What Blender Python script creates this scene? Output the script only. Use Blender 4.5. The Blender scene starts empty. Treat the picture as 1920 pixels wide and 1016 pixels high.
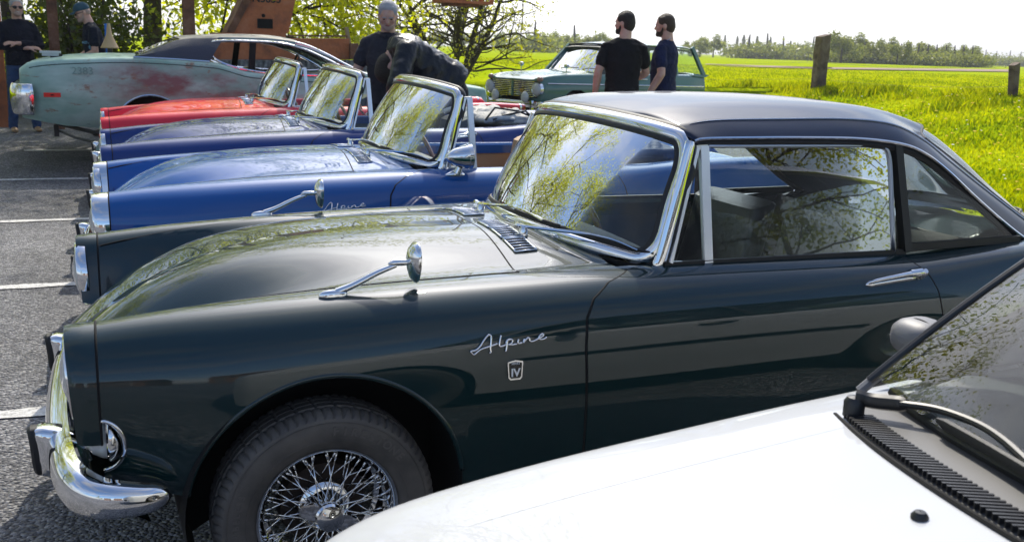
import bpy, bmesh, math, random
import numpy as np
from mathutils import Vector, Matrix, Euler
R=math.radians
random.seed(7); rng=np.random.default_rng(7)
scene=bpy.context.scene
COL=scene.collection
# ---------------------------------------------------------------- camera
CAMH=1.461; FPX=1837.7
CM=np.array([[0.92555777,0.05463645,0.37464341],[-0.37724141,0.21703629,0.90032448],[0.03212068,0.97463332,-0.22149076]])
cd=bpy.data.cameras.new('camera'); cam=bpy.data.objects.new('camera',cd); COL.objects.link(cam)
cd.sensor_fit='HORIZONTAL'; cd.sensor_width=36.0; cd.lens=FPX/1920*36
cd.clip_start=0.02; cd.clip_end=6000
cam.matrix_world=Matrix([[CM[0,0],CM[0,1],-CM[0,2],0],[CM[1,0],CM[1,1],-CM[1,2],0],[CM[2,0],CM[2,1],-CM[2,2],CAMH],[0,0,0,1]])
cd.dof.use_dof=True; cd.dof.focus_distance=3.3; cd.dof.aperture_fstop=9.0
scene.camera=cam
# ---------------------------------------------------------------- world + sun
SUN_EL=R(48); SUN_AZ=R(22)      # azimuth measured from +Y towards +X
w=bpy.data.worlds.new('World'); scene.world=w; w.use_nodes=True
nt=w.node_tree; N=nt.nodes; L=nt.links
for n in list(N): N.remove(n)
sky=N.new('ShaderNodeTexSky'); sky.sky_type='NISHITA'; sky.sun_disc=False
sky.sun_elevation=SUN_EL; sky.sun_rotation=SUN_AZ
sky.air_density=1.0; sky.dust_density=2.6; sky.ozone_density=6.0; sky.altitude=0
tc=N.new('ShaderNodeTexCoord')
mp=N.new('ShaderNodeMapping'); mp.inputs['Scale'].default_value=(1.1,1.1,3.0); mp.inputs['Location'].default_value=(4,4,9)
nz=N.new('ShaderNodeTexNoise'); nz.inputs['Scale'].default_value=1.7; nz.inputs['Detail'].default_value=6; nz.inputs['Roughness'].default_value=.55
L.new(tc.outputs['Generated'],mp.inputs[0]); L.new(mp.outputs[0],nz.inputs['Vector'])
cr=N.new('ShaderNodeValToRGB'); cr.color_ramp.elements[0].position=.45; cr.color_ramp.elements[1].position=.68
L.new(nz.outputs['Fac'],cr.inputs[0])
# thin cloud: brightens and whitens the sky it covers
bw=N.new('ShaderNodeRGBToBW'); L.new(sky.outputs[0],bw.inputs[0])
cm=N.new('ShaderNodeVectorMath'); cm.operation='SCALE'; cm.inputs['Scale'].default_value=1.0
cc=N.new('ShaderNodeCombineColor'); 
ml=N.new('ShaderNodeMath'); ml.operation='MULTIPLY'; ml.inputs[1].default_value=1.9; L.new(bw.outputs[0],ml.inputs[0])
for i in range(3): L.new(ml.outputs[0],cc.inputs[i])
mx=N.new('ShaderNodeMix'); mx.data_type='RGBA'; 
sx=N.new('ShaderNodeSeparateXYZ'); L.new(tc.outputs['Generated'],sx.inputs[0])
hz=N.new('ShaderNodeMapRange'); hz.interpolation_type='SMOOTHSTEP'; hz.inputs[1].default_value=.17; hz.inputs[2].default_value=.0; hz.inputs[3].default_value=0; hz.inputs[4].default_value=.9; L.new(sx.outputs[2],hz.inputs[0])
cl=N.new('ShaderNodeMath'); cl.operation='MULTIPLY'; cl.inputs[1].default_value=.75; L.new(cr.outputs[0],cl.inputs[0])
mxx=N.new('ShaderNodeMath'); mxx.operation='MAXIMUM'; L.new(cl.outputs[0],mxx.inputs[0]); L.new(hz.outputs[0],mxx.inputs[1])
L.new(mxx.outputs[0],mx.inputs[0]); L.new(sky.outputs[0],mx.inputs[6]); L.new(cc.outputs[0],mx.inputs[7])
bg=N.new('ShaderNodeBackground'); bg.inputs['Strength'].default_value=0.15
L.new(mx.outputs[2],bg.inputs[0])
wo=N.new('ShaderNodeOutputWorld'); L.new(bg.outputs[0],wo.inputs[0])
sd=bpy.data.lights.new('sun','SUN'); sun=bpy.data.objects.new('sun',sd); COL.objects.link(sun)
sd.energy=3.1; sd.angle=R(0.6); sd.color=(1.0,.93,.80)
sdir=Vector((math.sin(SUN_AZ)*math.cos(SUN_EL),math.cos(SUN_AZ)*math.cos(SUN_EL),math.sin(SUN_EL)))
sun.rotation_euler=sdir.to_track_quat('Z','Y').to_euler()
scene.view_settings.view_transform='Standard'; scene.view_settings.look='None'
scene.view_settings.exposure=0.50; scene.view_settings.gamma=1.0
scene.render.engine='CYCLES'
scene.cycles.max_bounces=10; scene.cycles.transparent_max_bounces=16; scene.cycles.glossy_bounces=5; scene.cycles.diffuse_bounces=3
scene.cycles.caustics_reflective=False; scene.cycles.caustics_refractive=False; scene.cycles.sample_clamp_indirect=6.0
# ---------------------------------------------------------------- pixel helpers (photo pixels 1920x1016 -> points in the place)
def ray(u,v): return CM@np.array([(u-960)/FPX,-(v-508)/FPX,1.0])
def onY(u,v,Y):
    d=ray(u,v); P=d*Y/d[1]; P[2]+=CAMH; return P
def onZ(u,v,Z):
    d=ray(u,v); P=d*(Z-CAMH)/d[2]; P[2]+=CAMH; return P
def sstep(a,b,x):
    t=np.clip((np.asarray(x,float)-a)/(b-a),0,1); return t*t*(3-2*t)
def gz(x,y):
    """height of the ground"""
    a=.16*(1-np.exp(-max(0,x-.3)*.19))*sstep(3.0,6.0,y); b=.18*sstep(10.5,14,y)*(1-a/.18)
    c=.58*max(sstep(8.2+3.0*sstep(11,15,y),15.2,x),sstep(20,44,y))
    return float(a+b+c)
# ---------------------------------------------------------------- mesh helpers
class MB:
    def __init__(s): s.v=[]; s.f=[]; s.m=[]; s.cur=0
    def add(s,v,f):
        o=len(s.v); s.v.extend([tuple(map(float,p)) for p in v]); s.f.extend([tuple(i+o for i in q) for q in f]); s.m.extend([s.cur]*len(f)); return s
    def box(s,c,d,M=None):
        c=np.array(c,float); d=np.array(d,float)/2
        v=[c+d*np.array(q) for q in ((-1,-1,-1),(1,-1,-1),(1,1,-1),(-1,1,-1),(-1,-1,1),(1,-1,1),(1,1,1),(-1,1,1))]
        if M is not None: v=[np.array(M@Vector(p)) for p in v]
        return s.add(v,[(3,2,1,0),(4,5,6,7),(0,1,5,4),(1,2,6,5),(2,3,7,6),(3,0,4,7)])
    def bar(s,a,b,wd,h=None,upv=(0,0,1)):
        a=np.array(a,float); b=np.array(b,float); h=wd if h is None else h
        t=b-a; t/=np.linalg.norm(t); u=np.array(upv,float); u-=u@t*t
        if np.linalg.norm(u)<1e-4: u=np.array([1.,0,0])-t[0]*t
        u/=np.linalg.norm(u); q=np.cross(t,u)
        v=[p+q*wd/2*sx+u*h/2*sy for p in (a,b) for sx,sy in ((-1,-1),(1,-1),(1,1),(-1,1))]
        return s.add(v,[(0,1,2,3),(7,6,5,4),(0,4,5,1),(1,5,6,2),(2,6,7,3),(3,7,4,0)])
    def tube(s,path,r,n=8,closed=False,cap=True,sx=1.0,upv=None):
        P=np.array(path,float); k=len(P); rr=np.broadcast_to(np.asarray(r,float),(k,))
        if closed: T=np.roll(P,-1,0)-np.roll(P,1,0)
        else: T=np.gradient(P,axis=0)
        T/=np.linalg.norm(T,axis=1)[:,None]+1e-12
        u=np.array(upv if upv is not None else ((0,0,1) if abs(T[0][2])<.9 else (1,0,0)),float)
        V=[]
        for i in range(k):
            if upv is not None: u=np.array(upv,float)
            u=u-u@T[i]*T[i]; u/=np.linalg.norm(u)+1e-12; q=np.cross(T[i],u)
            for j in range(n):
                a=2*math.pi*j/n; V.append(P[i]+rr[i]*(math.cos(a)*q*sx+math.sin(a)*u))
        F=[]
        for i in range(k if closed else k-1):
            i2=(i+1)%k
            for j in range(n): F.append((i*n+j,i*n+(j+1)%n,i2*n+(j+1)%n,i2*n+j))
        if cap and not closed: F.append(tuple(range(n-1,-1,-1))); F.append(tuple((k-1)*n+j for j in range(n)))
        return s.add(V,F)
    def grid(s,G,wrap=False,flip=False,mask=None):
        G=np.asarray(G,float); n,m=G.shape[:2]; F=[]
        for i in range(n-1):
            for j in range(m if wrap else m-1):
                if mask is not None and not mask[i,j]: continue
                q=(i*m+j,i*m+(j+1)%m,(i+1)*m+(j+1)%m,(i+1)*m+j); F.append(q[::-1] if flip else q)
        return s.add(G.reshape(-1,3),F)
    def lathe(s,prof,n=32,c=(0,0,0),axis='y',a0=0,a1=2*math.pi,flip=False):
        """prof: list of (r,h) ; h along axis"""
        full=abs(a1-a0-2*math.pi)<1e-6; k=n if full else n+1
        A=a0+(a1-a0)*np.arange(k)/n; V=np.zeros((len(prof),k,3))
        for i,(r,h) in enumerate(prof):
            if axis=='y': V[i,:,0]=r*np.cos(A);V[i,:,1]=h;V[i,:,2]=r*np.sin(A)
            elif axis=='x': V[i,:,0]=h;V[i,:,1]=r*np.cos(A);V[i,:,2]=r*np.sin(A)
            else: V[i,:,0]=r*np.cos(A);V[i,:,1]=r*np.sin(A);V[i,:,2]=h
        V+=np.array(c,float)
        return s.grid(V,wrap=full,flip=flip)
    def ball(s,c,r,n=12,sc=(1,1,1)):
        pr=[(math.sin(math.pi*i/n)*r*.9999+1e-5,-math.cos(math.pi*i/n)*r) for i in range(n+1)]
        o=len(s.v); s.lathe(pr,n*2,axis='z')
        for i in range(o,len(s.v)):
            p=s.v[i]; s.v[i]=(p[0]*sc[0]+c[0],p[1]*sc[1]+c[1],p[2]*sc[2]+c[2])
        return s
    def prism(s,poly,y0,y1,plane='xz'):
        """extrude 2-D polygon between y0 and y1"""
        n=len(poly); V=[]
        for y in (y0,y1):
            for a,b in poly: V.append((a,y,b) if plane=='xz' else ((a,b,y) if plane=='xy' else (y,a,b)))
        F=[tuple(range(n)),tuple(range(2*n-1,n-1,-1))]+[(i,i+n,(i+1)%n+n,(i+1)%n) for i in range(n)]
        return s.add(V,F)
    def mesh(s,name,smooth=True,weld=False,ang=None,fixn=True):
        me=bpy.data.meshes.new(name); me.from_pydata(s.v,[],s.f); me.update()
        if any(s.m): me.polygons.foreach_set('material_index',s.m)
        if weld or fixn:
            b=bmesh.new(); b.from_mesh(me)
            if weld: bmesh.ops.remove_doubles(b,verts=b.verts,dist=weld if weld is not True else 1e-5)
            if fixn: bmesh.ops.recalc_face_normals(b,faces=b.faces)
            b.to_mesh(me); b.free()
        if smooth:
            me.polygons.foreach_set('use_smooth',[True]*len(me.polygons))
            if ang is not None: me.set_sharp_from_angle(angle=R(ang))
        return me
    def build(s,name,mat,parent=None,smooth=True,weld=False,ang=40,fixn=True,loc=None):
        me=s.mesh(name,smooth,weld,ang,fixn)
        return mk(name,me,mat,parent,loc)
def mk(name,me,mat,parent=None,loc=None):
    o=bpy.data.objects.new(name,me); COL.objects.link(o)
    ml=list(mat) if isinstance(mat,(list,tuple)) else [mat]
    while len(me.materials)<len(ml): me.materials.append(None)
    for i,m in enumerate(ml):
        o.material_slots[i].link='OBJECT'; o.material_slots[i].material=m
    if parent is not None: o.parent=parent
    if loc is not None: o.location=loc
    return o
def tag(o,label=None,cat=None,group=None,kind=None):
    if label: o['label']=label
    if cat: o['category']=cat
    if group: o['group']=group
    if kind: o['kind']=kind
    return o
def empty(name,loc=(0,0,0),rot=(0,0,0),label=None,cat=None,group=None):
    o=bpy.data.objects.new(name,None); COL.objects.link(o); o.location=loc; o.rotation_euler=rot; o.empty_display_size=.2
    return tag(o,label,cat,group)
def cpy(o,parent=None,mat=None):
    c=o.copy(); COL.objects.link(c); c.parent=parent
    return c
def pchip(xk,yk,x):
    xk=np.array(xk,float); yk=np.array(yk,float); h=np.diff(xk); d=np.diff(yk)/h; m=np.zeros_like(yk)
    for i in range(1,len(xk)-1):
        if d[i-1]*d[i]>0:
            w1=2*h[i]+h[i-1]; w2=h[i]+2*h[i-1]; m[i]=(w1+w2)/(w1/d[i-1]+w2/d[i])
    m[0]=d[0]; m[-1]=d[-1]; x=np.clip(np.asarray(x,float),xk[0],xk[-1]); i=np.clip(np.searchsorted(xk,x)-1,0,len(xk)-2)
    t=(x-xk[i])/h[i]; return (2*t**3-3*t**2+1)*yk[i]+(t**3-2*t**2+t)*h[i]*m[i]+(-2*t**3+3*t**2)*yk[i+1]+(t**3-t**2)*h[i]*m[i+1]
def cspline(P,n,closed=False):
    """smooth curve through points (catmull-rom, n samples per span)"""
    P=np.array(P,float); k=len(P); out=[]
    for i in range(k if closed else k-1):
        if closed: p0,p1,p2,p3=P[(i-1)%k],P[i],P[(i+1)%k],P[(i+2)%k]
        else: p1,p2=P[i],P[i+1]; p0=P[i-1] if i>0 else 2*p1-p2; p3=P[i+2] if i+2<k else 2*p2-p1
        for t in np.arange(n)/n:
            out.append(.5*((2*p1)+(-p0+p2)*t+(2*p0-5*p1+4*p2-p3)*t*t+(-p0+3*p1-3*p2+p3)*t**3))
    if not closed: out.append(P[-1])
    return np.array(out)
# ---------------------------------------------------------------- materials
MATS={}
def mat(name,col=(.5,.5,.5),rough=.5,metal=0.0,coat=0.0,spec=.5,**kw):
    if name in MATS: return MATS[name]
    m=bpy.data.materials.new(name); m.use_nodes=True; b=m.node_tree.nodes['Principled BSDF']
    b.inputs['Base Color'].default_value=(*col,1); b.inputs['Roughness'].default_value=rough; b.inputs['Metallic'].default_value=metal
    b.inputs['Coat Weight'].default_value=coat; b.inputs['Coat Roughness'].default_value=.02; b.inputs['Specular IOR Level'].default_value=spec
    for k,v in kw.items(): b.inputs[k.replace('_',' ')].default_value=v
    MATS[name]=m; return m
def nod(m): return m.node_tree.nodes, m.node_tree.links, m.node_tree.nodes['Principled BSDF']
def noisecol(m,cols,scale=5.,detail=5,pos=None,coord='Object',rough=.6,dist=0.0):
    """vary the base colour with noise between the given colours"""
    N,L,b=nod(m); t=N.new('ShaderNodeTexCoord'); n=N.new('ShaderNodeTexNoise'); n.inputs['Scale'].default_value=scale; n.inputs['Detail'].default_value=detail; n.inputs['Roughness'].default_value=rough; n.inputs['Distortion'].default_value=dist
    r=N.new('ShaderNodeValToRGB'); L.new(t.outputs[coord],n.inputs['Vector']); L.new(n.outputs['Fac'],r.inputs[0])
    e=r.color_ramp.elements
    pos=pos or list(np.linspace(.3,.7,len(cols)))
    while len(e)<len(cols): e.new(.5)
    for i,(c,p) in enumerate(zip(cols,pos)): e[i].position=p; e[i].color=(*c,1)
    L.new(r.outputs[0],b.inputs['Base Color']); return n,r
def bump(m,scale=40,strength=.3,dist=.01,detail=4,coord='Object',tex='noise'):
    N,L,b=nod(m); t=N.new('ShaderNodeTexCoord')
    n=N.new('ShaderNodeTexNoise' if tex=='noise' else 'ShaderNodeTexVoronoi'); n.inputs['Scale'].default_value=scale
    if tex=='noise': n.inputs['Detail'].default_value=detail
    L.new(t.outputs[coord],n.inputs['Vector']); bp=N.new('ShaderNodeBump'); bp.inputs['Strength'].default_value=strength; bp.inputs['Distance'].default_value=dist
    L.new(n.outputs[0],bp.inputs['Height']); L.new(bp.outputs[0],b.inputs['Normal']); return m
def paint(name,col,rough=.16):
    if name in MATS: return MATS[name]
    m=mat(name,col,.5,0.0,coat=1.0,spec=.08)
    N,L,b=nod(m); b.inputs['Coat Roughness'].default_value=.015; b.inputs['Coat IOR'].default_value=1.58
    t=N.new('ShaderNodeTexCoord'); n=N.new('ShaderNodeTexNoise'); n.inputs['Scale'].default_value=9; n.inputs['Detail'].default_value=2
    L.new(t.outputs['Object'],n.inputs['Vector']); bp=N.new('ShaderNodeBump'); bp.inputs['Strength'].default_value=.02; bp.inputs['Distance'].default_value=.01
    L.new(n.outputs[0],bp.inputs['Height']); L.new(bp.outputs[0],b.inputs['Coat Normal'])
    n2=N.new('ShaderNodeTexNoise'); n2.inputs['Scale'].default_value=60; n2.inputs['Detail'].default_value=6; L.new(t.outputs['Object'],n2.inputs['Vector'])
    mr=N.new('ShaderNodeMapRange'); mr.inputs[1].default_value=.45; mr.inputs[2].default_value=.8; mr.inputs[3].default_value=.008; mr.inputs[4].default_value=.05
    L.new(n2.outputs['Fac'],mr.inputs[0]); L.new(mr.outputs[0],b.inputs['Coat Roughness'])
    return m
def glassmat(name,tint=(.9,.97,.95),ior=1.5,dirt=.0):
    if name in MATS: return MATS[name]
    m=bpy.data.materials.new(name); m.use_nodes=True; N=m.node_tree.nodes; L=m.node_tree.links
    for n in list(N): N.remove(n)
    tr=N.new('ShaderNodeBsdfTransparent'); tr.inputs[0].default_value=(*tint,1)
    gl=N.new('ShaderNodeBsdfGlossy'); gl.inputs['Roughness'].default_value=.005
    fr=N.new('ShaderNodeFresnel'); fr.inputs[0].default_value=ior
    ms=N.new('ShaderNodeMixShader'); L.new(fr.outputs[0],ms.inputs[0]); L.new(tr.outputs[0],ms.inputs[1]); L.new(gl.outputs[0],ms.inputs[2])
    o=N.new('ShaderNodeOutputMaterial'); last=ms
    if dirt>0:
        df=N.new('ShaderNodeBsdfDiffuse'); df.inputs[0].default_value=(.6,.58,.52,1)
        tcn=N.new('ShaderNodeTexCoord'); n=N.new('ShaderNodeTexNoise'); n.inputs['Scale'].default_value=7; n.inputs['Detail'].default_value=8; n.inputs['Roughness'].default_value=.7
        L.new(tcn.outputs['Object'],n.inputs['Vector']); mr=N.new('ShaderNodeMapRange'); mr.inputs[1].default_value=.35; mr.inputs[2].default_value=.8; mr.inputs[3].default_value=0; mr.inputs[4].default_value=dirt
        L.new(n.outputs['Fac'],mr.inputs[0]); m2=N.new('ShaderNodeMixShader'); L.new(mr.outputs[0],m2.inputs[0]); L.new(ms.outputs[0],m2.inputs[1]); L.new(df.outputs[0],m2.inputs[2]); last=m2
    L.new(last.outputs[0],o.inputs[0]); MATS[name]=m; return m
chrome=mat('chrome',(.78,.79,.80),.045,1.0)
steel=mat('brushed_steel',(.55,.56,.57),.25,1.0)
alu=mat('polished_aluminium',(.80,.83,.88),.38,1.0)
rubber=bump(mat('black_rubber',(.012,.012,.013),.55),90,.15,.004)
black=mat('black_plastic',(.015,.015,.016),.4)
dark=mat('dark_void',(.004,.004,.004),.9)
gapm=mat('panel_gap',(.002,.002,.002),.9)
glass=glassmat('window_glass',dirt=.10)
glass_clean=glassmat('clear_glass',dirt=.03)
# ================================================================ GROUND
def asphalt_mat():
    m=mat('asphalt',(.07,.07,.075),.75); N,L,b=nod(m)
    t=N.new('ShaderNodeTexCoord')
    vo=N.new('ShaderNodeTexVoronoi'); vo.inputs['Scale'].default_value=78; L.new(t.outputs['Object'],vo.inputs['Vector'])
    vo2=N.new('ShaderNodeTexVoronoi'); vo2.inputs['Scale'].default_value=47; L.new(t.outputs['Object'],vo2.inputs['Vector'])
    sep=N.new('ShaderNodeSeparateColor'); L.new(vo.outputs['Color'],sep.inputs[0])
    r=N.new('ShaderNodeValToRGB'); e=r.color_ramp.elements; e[0].color=(.075,.075,.085,1); e[1].color=(.36,.355,.36,1); e[1].position=1.0
    x=e.new(.55); x.color=(.15,.15,.16,1)
    L.new(sep.outputs[0],r.inputs[0])
    ns=N.new('ShaderNodeTexNoise'); ns.inputs['Scale'].default_value=.9; ns.inputs['Detail'].default_value=5; L.new(t.outputs['Object'],ns.inputs['Vector'])
    mr=N.new('ShaderNodeMapRange'); mr.inputs[1].default_value=.3; mr.inputs[2].default_value=.75; mr.inputs[3].default_value=.62; mr.inputs[4].default_value=1.3; L.new(ns.outputs['Fac'],mr.inputs[0])
    sc=N.new('ShaderNodeVectorMath'); sc.operation='SCALE'; L.new(r.outputs[0],sc.inputs[0]); L.new(mr.outputs[0],sc.inputs['Scale'])
    n3=N.new('ShaderNodeTexNoise'); n3.inputs['Scale'].default_value=2.6; n3.inputs['Detail'].default_value=7; n3.inputs['Roughness'].default_value=.65; L.new(t.outputs['Object'],n3.inputs['Vector'])
    m4=N.new('ShaderNodeMapRange'); m4.inputs[1].default_value=.58; m4.inputs[2].default_value=.70; m4.inputs[3].default_value=1.0; m4.inputs[4].default_value=.62; L.new(n3.outputs['Fac'],m4.inputs[0])
    s2=N.new('ShaderNodeVectorMath'); s2.operation='SCALE'; L.new(sc.outputs[0],s2.inputs[0]); L.new(m4.outputs[0],s2.inputs['Scale']); L.new(s2.outputs[0],b.inputs['Base Color'])
    mn=N.new('ShaderNodeMath'); mn.operation='ADD'; L.new(vo.outputs['Distance'],mn.inputs[0])
    m3=N.new('ShaderNodeMath'); m3.operation='MULTIPLY'; m3.inputs[1].default_value=.5; L.new(vo2.outputs['Distance'],m3.inputs[0]); L.new(m3.outputs[0],mn.inputs[1])
    bp=N.new('ShaderNodeBump'); bp.invert=True; bp.inputs['Strength'].default_value=1.0; bp.inputs['Distance'].default_value=.014; L.new(mn.outputs[0],bp.inputs['Height']); L.new(bp.outputs[0],b.inputs['Normal'])
    return m
asph=asphalt_mat()
def sheet(name,xs,ys,m,dz=0.0,hf=gz,kind='structure'):
    G=np.array([[(x,y,hf(x,y)+dz) for y in ys] for x in xs])
    o=MB().grid(G).build(name,m,fixn=False,ang=None)
    # make sure it faces up
    if o.data.polygons[0].normal.z<0: o.data.flip_normals()
    o['kind']=kind; return o
sheet('car_park_asphalt',list(np.linspace(-40,-3,8))+list(np.linspace(-2.5,10.5,50)),list(np.linspace(-60,-2,8))+list(np.linspace(-1.5,22,80)),asph)
# painted bay lines
wl=mat('worn_white_road_paint',(.62,.61,.58),.7); noisecol(wl,[(.16,.16,.16),(.55,.54,.52),(.68,.67,.65)],scale=38,detail=9,pos=[.36,.47,.6],rough=.75)
bump(wl,120,.5,.006)
for Yc,x0,x1 in ((4.065,-1.9,3.2),(6.255,-1.6,3.4),(8.53,-1.35,3.4),(10.95,-1.13,3.4),(12.65,-.90,3.4)):
    b=MB(); xs=np.linspace(x0,x1,60); G=[]
    for x in xs:
        wv=.045+.006*math.sin(x*9.1+Yc)+.005*math.sin(x*23+2*Yc)
        yy=Yc+.004*math.sin(x*5+Yc); G.append([(x,yy-wv,gz(x,yy-wv)+.006),(x,yy+wv,gz(x,yy+wv)+.006)])
    o=b.grid(np.array(G)).build('bay_line',wl,fixn=False,ang=None)
    if o.data.polygons[0].normal.z<0: o.data.flip_normals()
    o['kind']='structure'
# grass verge and fields
gm=mat('field_grass',(.12,.20,.02),1.0,spec=0.0); noisecol(gm,[(.24,.33,.004),(.32,.40,.006),(.40,.45,.010)],scale=.55,detail=9,pos=[.33,.5,.66],rough=.7); 
N_,L_,b_=nod(gm); b_.inputs['Subsurface Weight'].default_value=0
bump(gm,6,.8,.12,8)
def grass_edge(y):   # left edge of the grass
    return float(np.interp(y,[-60,5,9,12.5,15,17.5,18.6,19.2],[7.0,7.0,7.4,9.4,9.6,7.0,2.,-60]))
ys=[-60,-20,0,3,5,7,9,11,12.5,14,15,16.5,17.5,18.1,18.6,19.2,22,26,32,40,60,90,150,250,400,700,1200,2500]
G=[]
def fz(x,y):
    x0=grass_edge(y); return gz(x,y)+.015+.05*float(sstep(0,.8,x-x0))
ys=sorted(set(ys+list(np.arange(3,46,1.0))))
for y in ys:
    x0=grass_edge(y); G.append([(x,y,fz(x,y)) for x in list(x0+np.array([0,.2,.5,1,1.6,2.3,3,4,5,6,7,8,9.5,12,15,18,22,28,36,45,60,80,110,150,220,300,700,1800,3500]))])
fo=MB().grid(np.array(G)).build('grass_field',gm,fixn=False,ang=None)
if fo.data.polygons[0].normal.z<0: fo.data.flip_normals()
fo['kind']='structure'
# ================================================================ SPORTS CAR (roadster), local x backwards from the front axle, y- = near side
XS=np.arange(-.53,3.24,.004)
def cc_(pts,sig=.05):
    a=np.array(pts,float); y=pchip(a[:,0],a[:,1],XS); k=int(sig/.004*3); g=np.exp(-.5*(np.arange(-k,k+1)*.004/sig)**2); g/=g.sum()
    yp=np.concatenate([2*y[0]-y[k:0:-1],y,2*y[-1]-y[-2:-k-2:-1]]); return np.convolve(yp,g,'valid')
ZC=cc_([(-.53,.590),(-.45,.672),(-.38,.735),(-.30,.786),(-.19,.836),(-.03,.872),(.14,.890),(.32,.899),(.6,.904),(.8,.905),(1.0,.90),(2.2,.86),(2.5,.872),(2.8,.855),(3.05,.80),(3.23,.72)],.03)
YV=cc_([(-.53,.415),(-.3,.43),(0,.46),(.3,.49),(.6,.50),(1,.52),(2.2,.52),(2.6,.45),(3.23,.42)])
ZV=cc_([(-.53,.545),(-.45,.60),(-.35,.665),(-.25,.722),(-.12,.772),(0,.803),(.2,.832),(.4,.843),(.6,.850),(.9,.862),(1.2,.862),(2.2,.852),(2.6,.842),(3.0,.78),(3.23,.70)],.03)
YR=cc_([(-.53,.572),(-.2,.590),(.2,.608),(.6,.615),(1.0,.618),(1.9,.628),(2.4,.63),(2.8,.628),(3.23,.60)])
ZR=cc_([(-.53,.797),(-.34,.816),(0,.836),(.28,.846),(.6,.853),(1.0,.860),(1.5,.856),(1.9,.852),(2.2,.862),(2.5,.876),(2.9,.878),(3.23,.858)])
YS=cc_([(-.53,.668),(-.2,.700),(.2,.722),(.6,.733),(1.2,.740),(1.9,.735),(2.4,.722),(2.8,.705),(3.23,.655)])
ZS=cc_([(-.53,.742),(0,.772),(.6,.782),(1.4,.784),(2.2,.79),(2.8,.80),(3.23,.78)])
YW=cc_([(-.53,.694),(-.2,.735),(.2,.755),(.6,.763),(1.2,.768),(1.9,.764),(2.4,.752),(2.8,.735),(3.23,.68)])
YL=cc_([(-.53,.665),(-.2,.728),(.2,.750),(.6,.758),(1.2,.762),(1.9,.758),(2.4,.742),(2.8,.72),(3.23,.66)])
YB=cc_([(-.53,.58),(-.2,.69),(.2,.708),(.6,.715),(1.2,.72),(1.9,.715),(2.4,.70),(2.8,.66),(3.23,.58)])
def ctrl(x):
    g=lambda A: np.interp(x,XS,A)
    zc,yv,zv,yr,zr=g(ZC),g(YV),g(ZV),g(YR),g(ZR)
    P=[(-.24,zc-.005),(0,zc),(.24,zc-.006)]
    # between bonnet and crest
    P+= [(yv,zv),(yr-.075,zv+(zr-zv)*.80),(yr,zr),(yr+.062,zr-.014-.004),(g(YS),g(ZS)),(g(YW),.665),(g(YL),.48),(g(YB),.22)]
    return np.array(P)
def natspline(t,P):
    n=len(t); h=np.diff(t); A=np.zeros((n,n)); B=np.zeros((n,2)); A[0,0]=A[-1,-1]=1
    for i in range(1,n-1):
        A[i,i-1]=h[i-1]; A[i,i]=2*(h[i-1]+h[i]); A[i,i+1]=h[i]; B[i]=6*((P[i+1]-P[i])/h[i]-(P[i]-P[i-1])/h[i-1])
    return np.linalg.solve(A,B)
_sec={}
def section(x):
    k=round(x,4)
    if k not in _sec:
        P=ctrl(x); t=np.concatenate([[0],np.cumsum(np.sqrt(np.linalg.norm(np.diff(P,axis=0),axis=1)))]); _sec[k]=(t,P,natspline(t,P))
    return _sec[k]
def sec_eval(x,v):
    """v in control-index units measured from the centre line (0=centre, 4=crest, 7=widest, 9=bottom)"""
    t,P,Md=section(x); v=np.asarray(v,float)+1; i=np.clip(v.astype(int),0,len(t)-2); tt=t[i]+(v-i)*(t[i+1]-t[i]); h=t[i+1]-t[i]; a=(t[i+1]-tt)/h; b=(tt-t[i])/h
    return a[:,None]*P[i]+b[:,None]*P[i+1]+((a**3-a)[:,None]*Md[i]+(b**3-b)[:,None]*Md[i+1])*(h**2/6)[:,None]
def bow(x,y):  # nose bows forward between the wings
    return -.085*np.clip(1-(np.abs(y)/.44)**2,0,1)*np.clip((0.05-x)/.57,0,1)**1.5
def S(x,v,side=-1):
    q=sec_eval(x,np.atleast_1d(v)); return np.stack([x+bow(x,q[:,0]),side*q[:,0],q[:,1]],1)
def Sn(x,v,side=-1,off=0.0):
    e=.006; p=S(x,v,side); dv=S(x,np.asarray(v)+.02,side)-S(x,np.asarray(v)-.02,side); dx=S(x+e,v,side)-S(x-e,v,side)
    n=np.cross(dx,dv)*(-side); n/=np.linalg.norm(n,axis=1)[:,None]+1e-12
    n*=np.where((n[:,2]*1.0+n[:,1]*side)<0,-1,1)[:,None]
    return p+n*off
ARC=(0.005,.322,.348); ARC2=(2.184,.30,.335)
def zbot(x):
    z=.215
    if x<-.30: z=float(np.interp(x,[-.53,-.42,-.30],[.43,.40,.365]))
    if x>2.5: z=float(np.interp(x,[2.5,2.8,3.23],[.26,.30,.40]))
    for c,zc,r in (ARC,ARC2):
        d=r*r-(x-c)**2
        if d>0: z=max(z,zc+math.sqrt(d))
    return z
def stations():
    s=list(np.linspace(-.52,3.22,150))+list(np.arange(-.516,-.455,.004))
    for c,zc,r in (ARC,ARC2): s+= [c+r*math.sin(a) for a in np.linspace(-math.pi/2,math.pi/2,61)]+[c-r-.002,c+r+.002]
    s=sorted(s); o=[s[0]]
    for a in s[1:]:
        if a-o[-1]>.0012: o.append(a)
    return o
VTOP=np.concatenate([np.linspace(0,2,9)[:-1],np.linspace(2,4.6,24)[:-1],np.linspace(4.6,6.5,14)])
def vend(x):
    vs=np.linspace(6.5,9,120); z=sec_eval(x,vs)[:,1]; zb=zbot(x); 
    if z[-1]>=zb: return 9.0
    return float(np.interp(-zb,-z,vs))
def body_arrays():
    st=stations(); rows=[]
    for x in st:
        ve=vend(x); v=np.concatenate([VTOP,6.5+(ve-6.5)*np.linspace(0,1,31)[1:]]); rows.append((x,v))
    return st,rows
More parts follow.
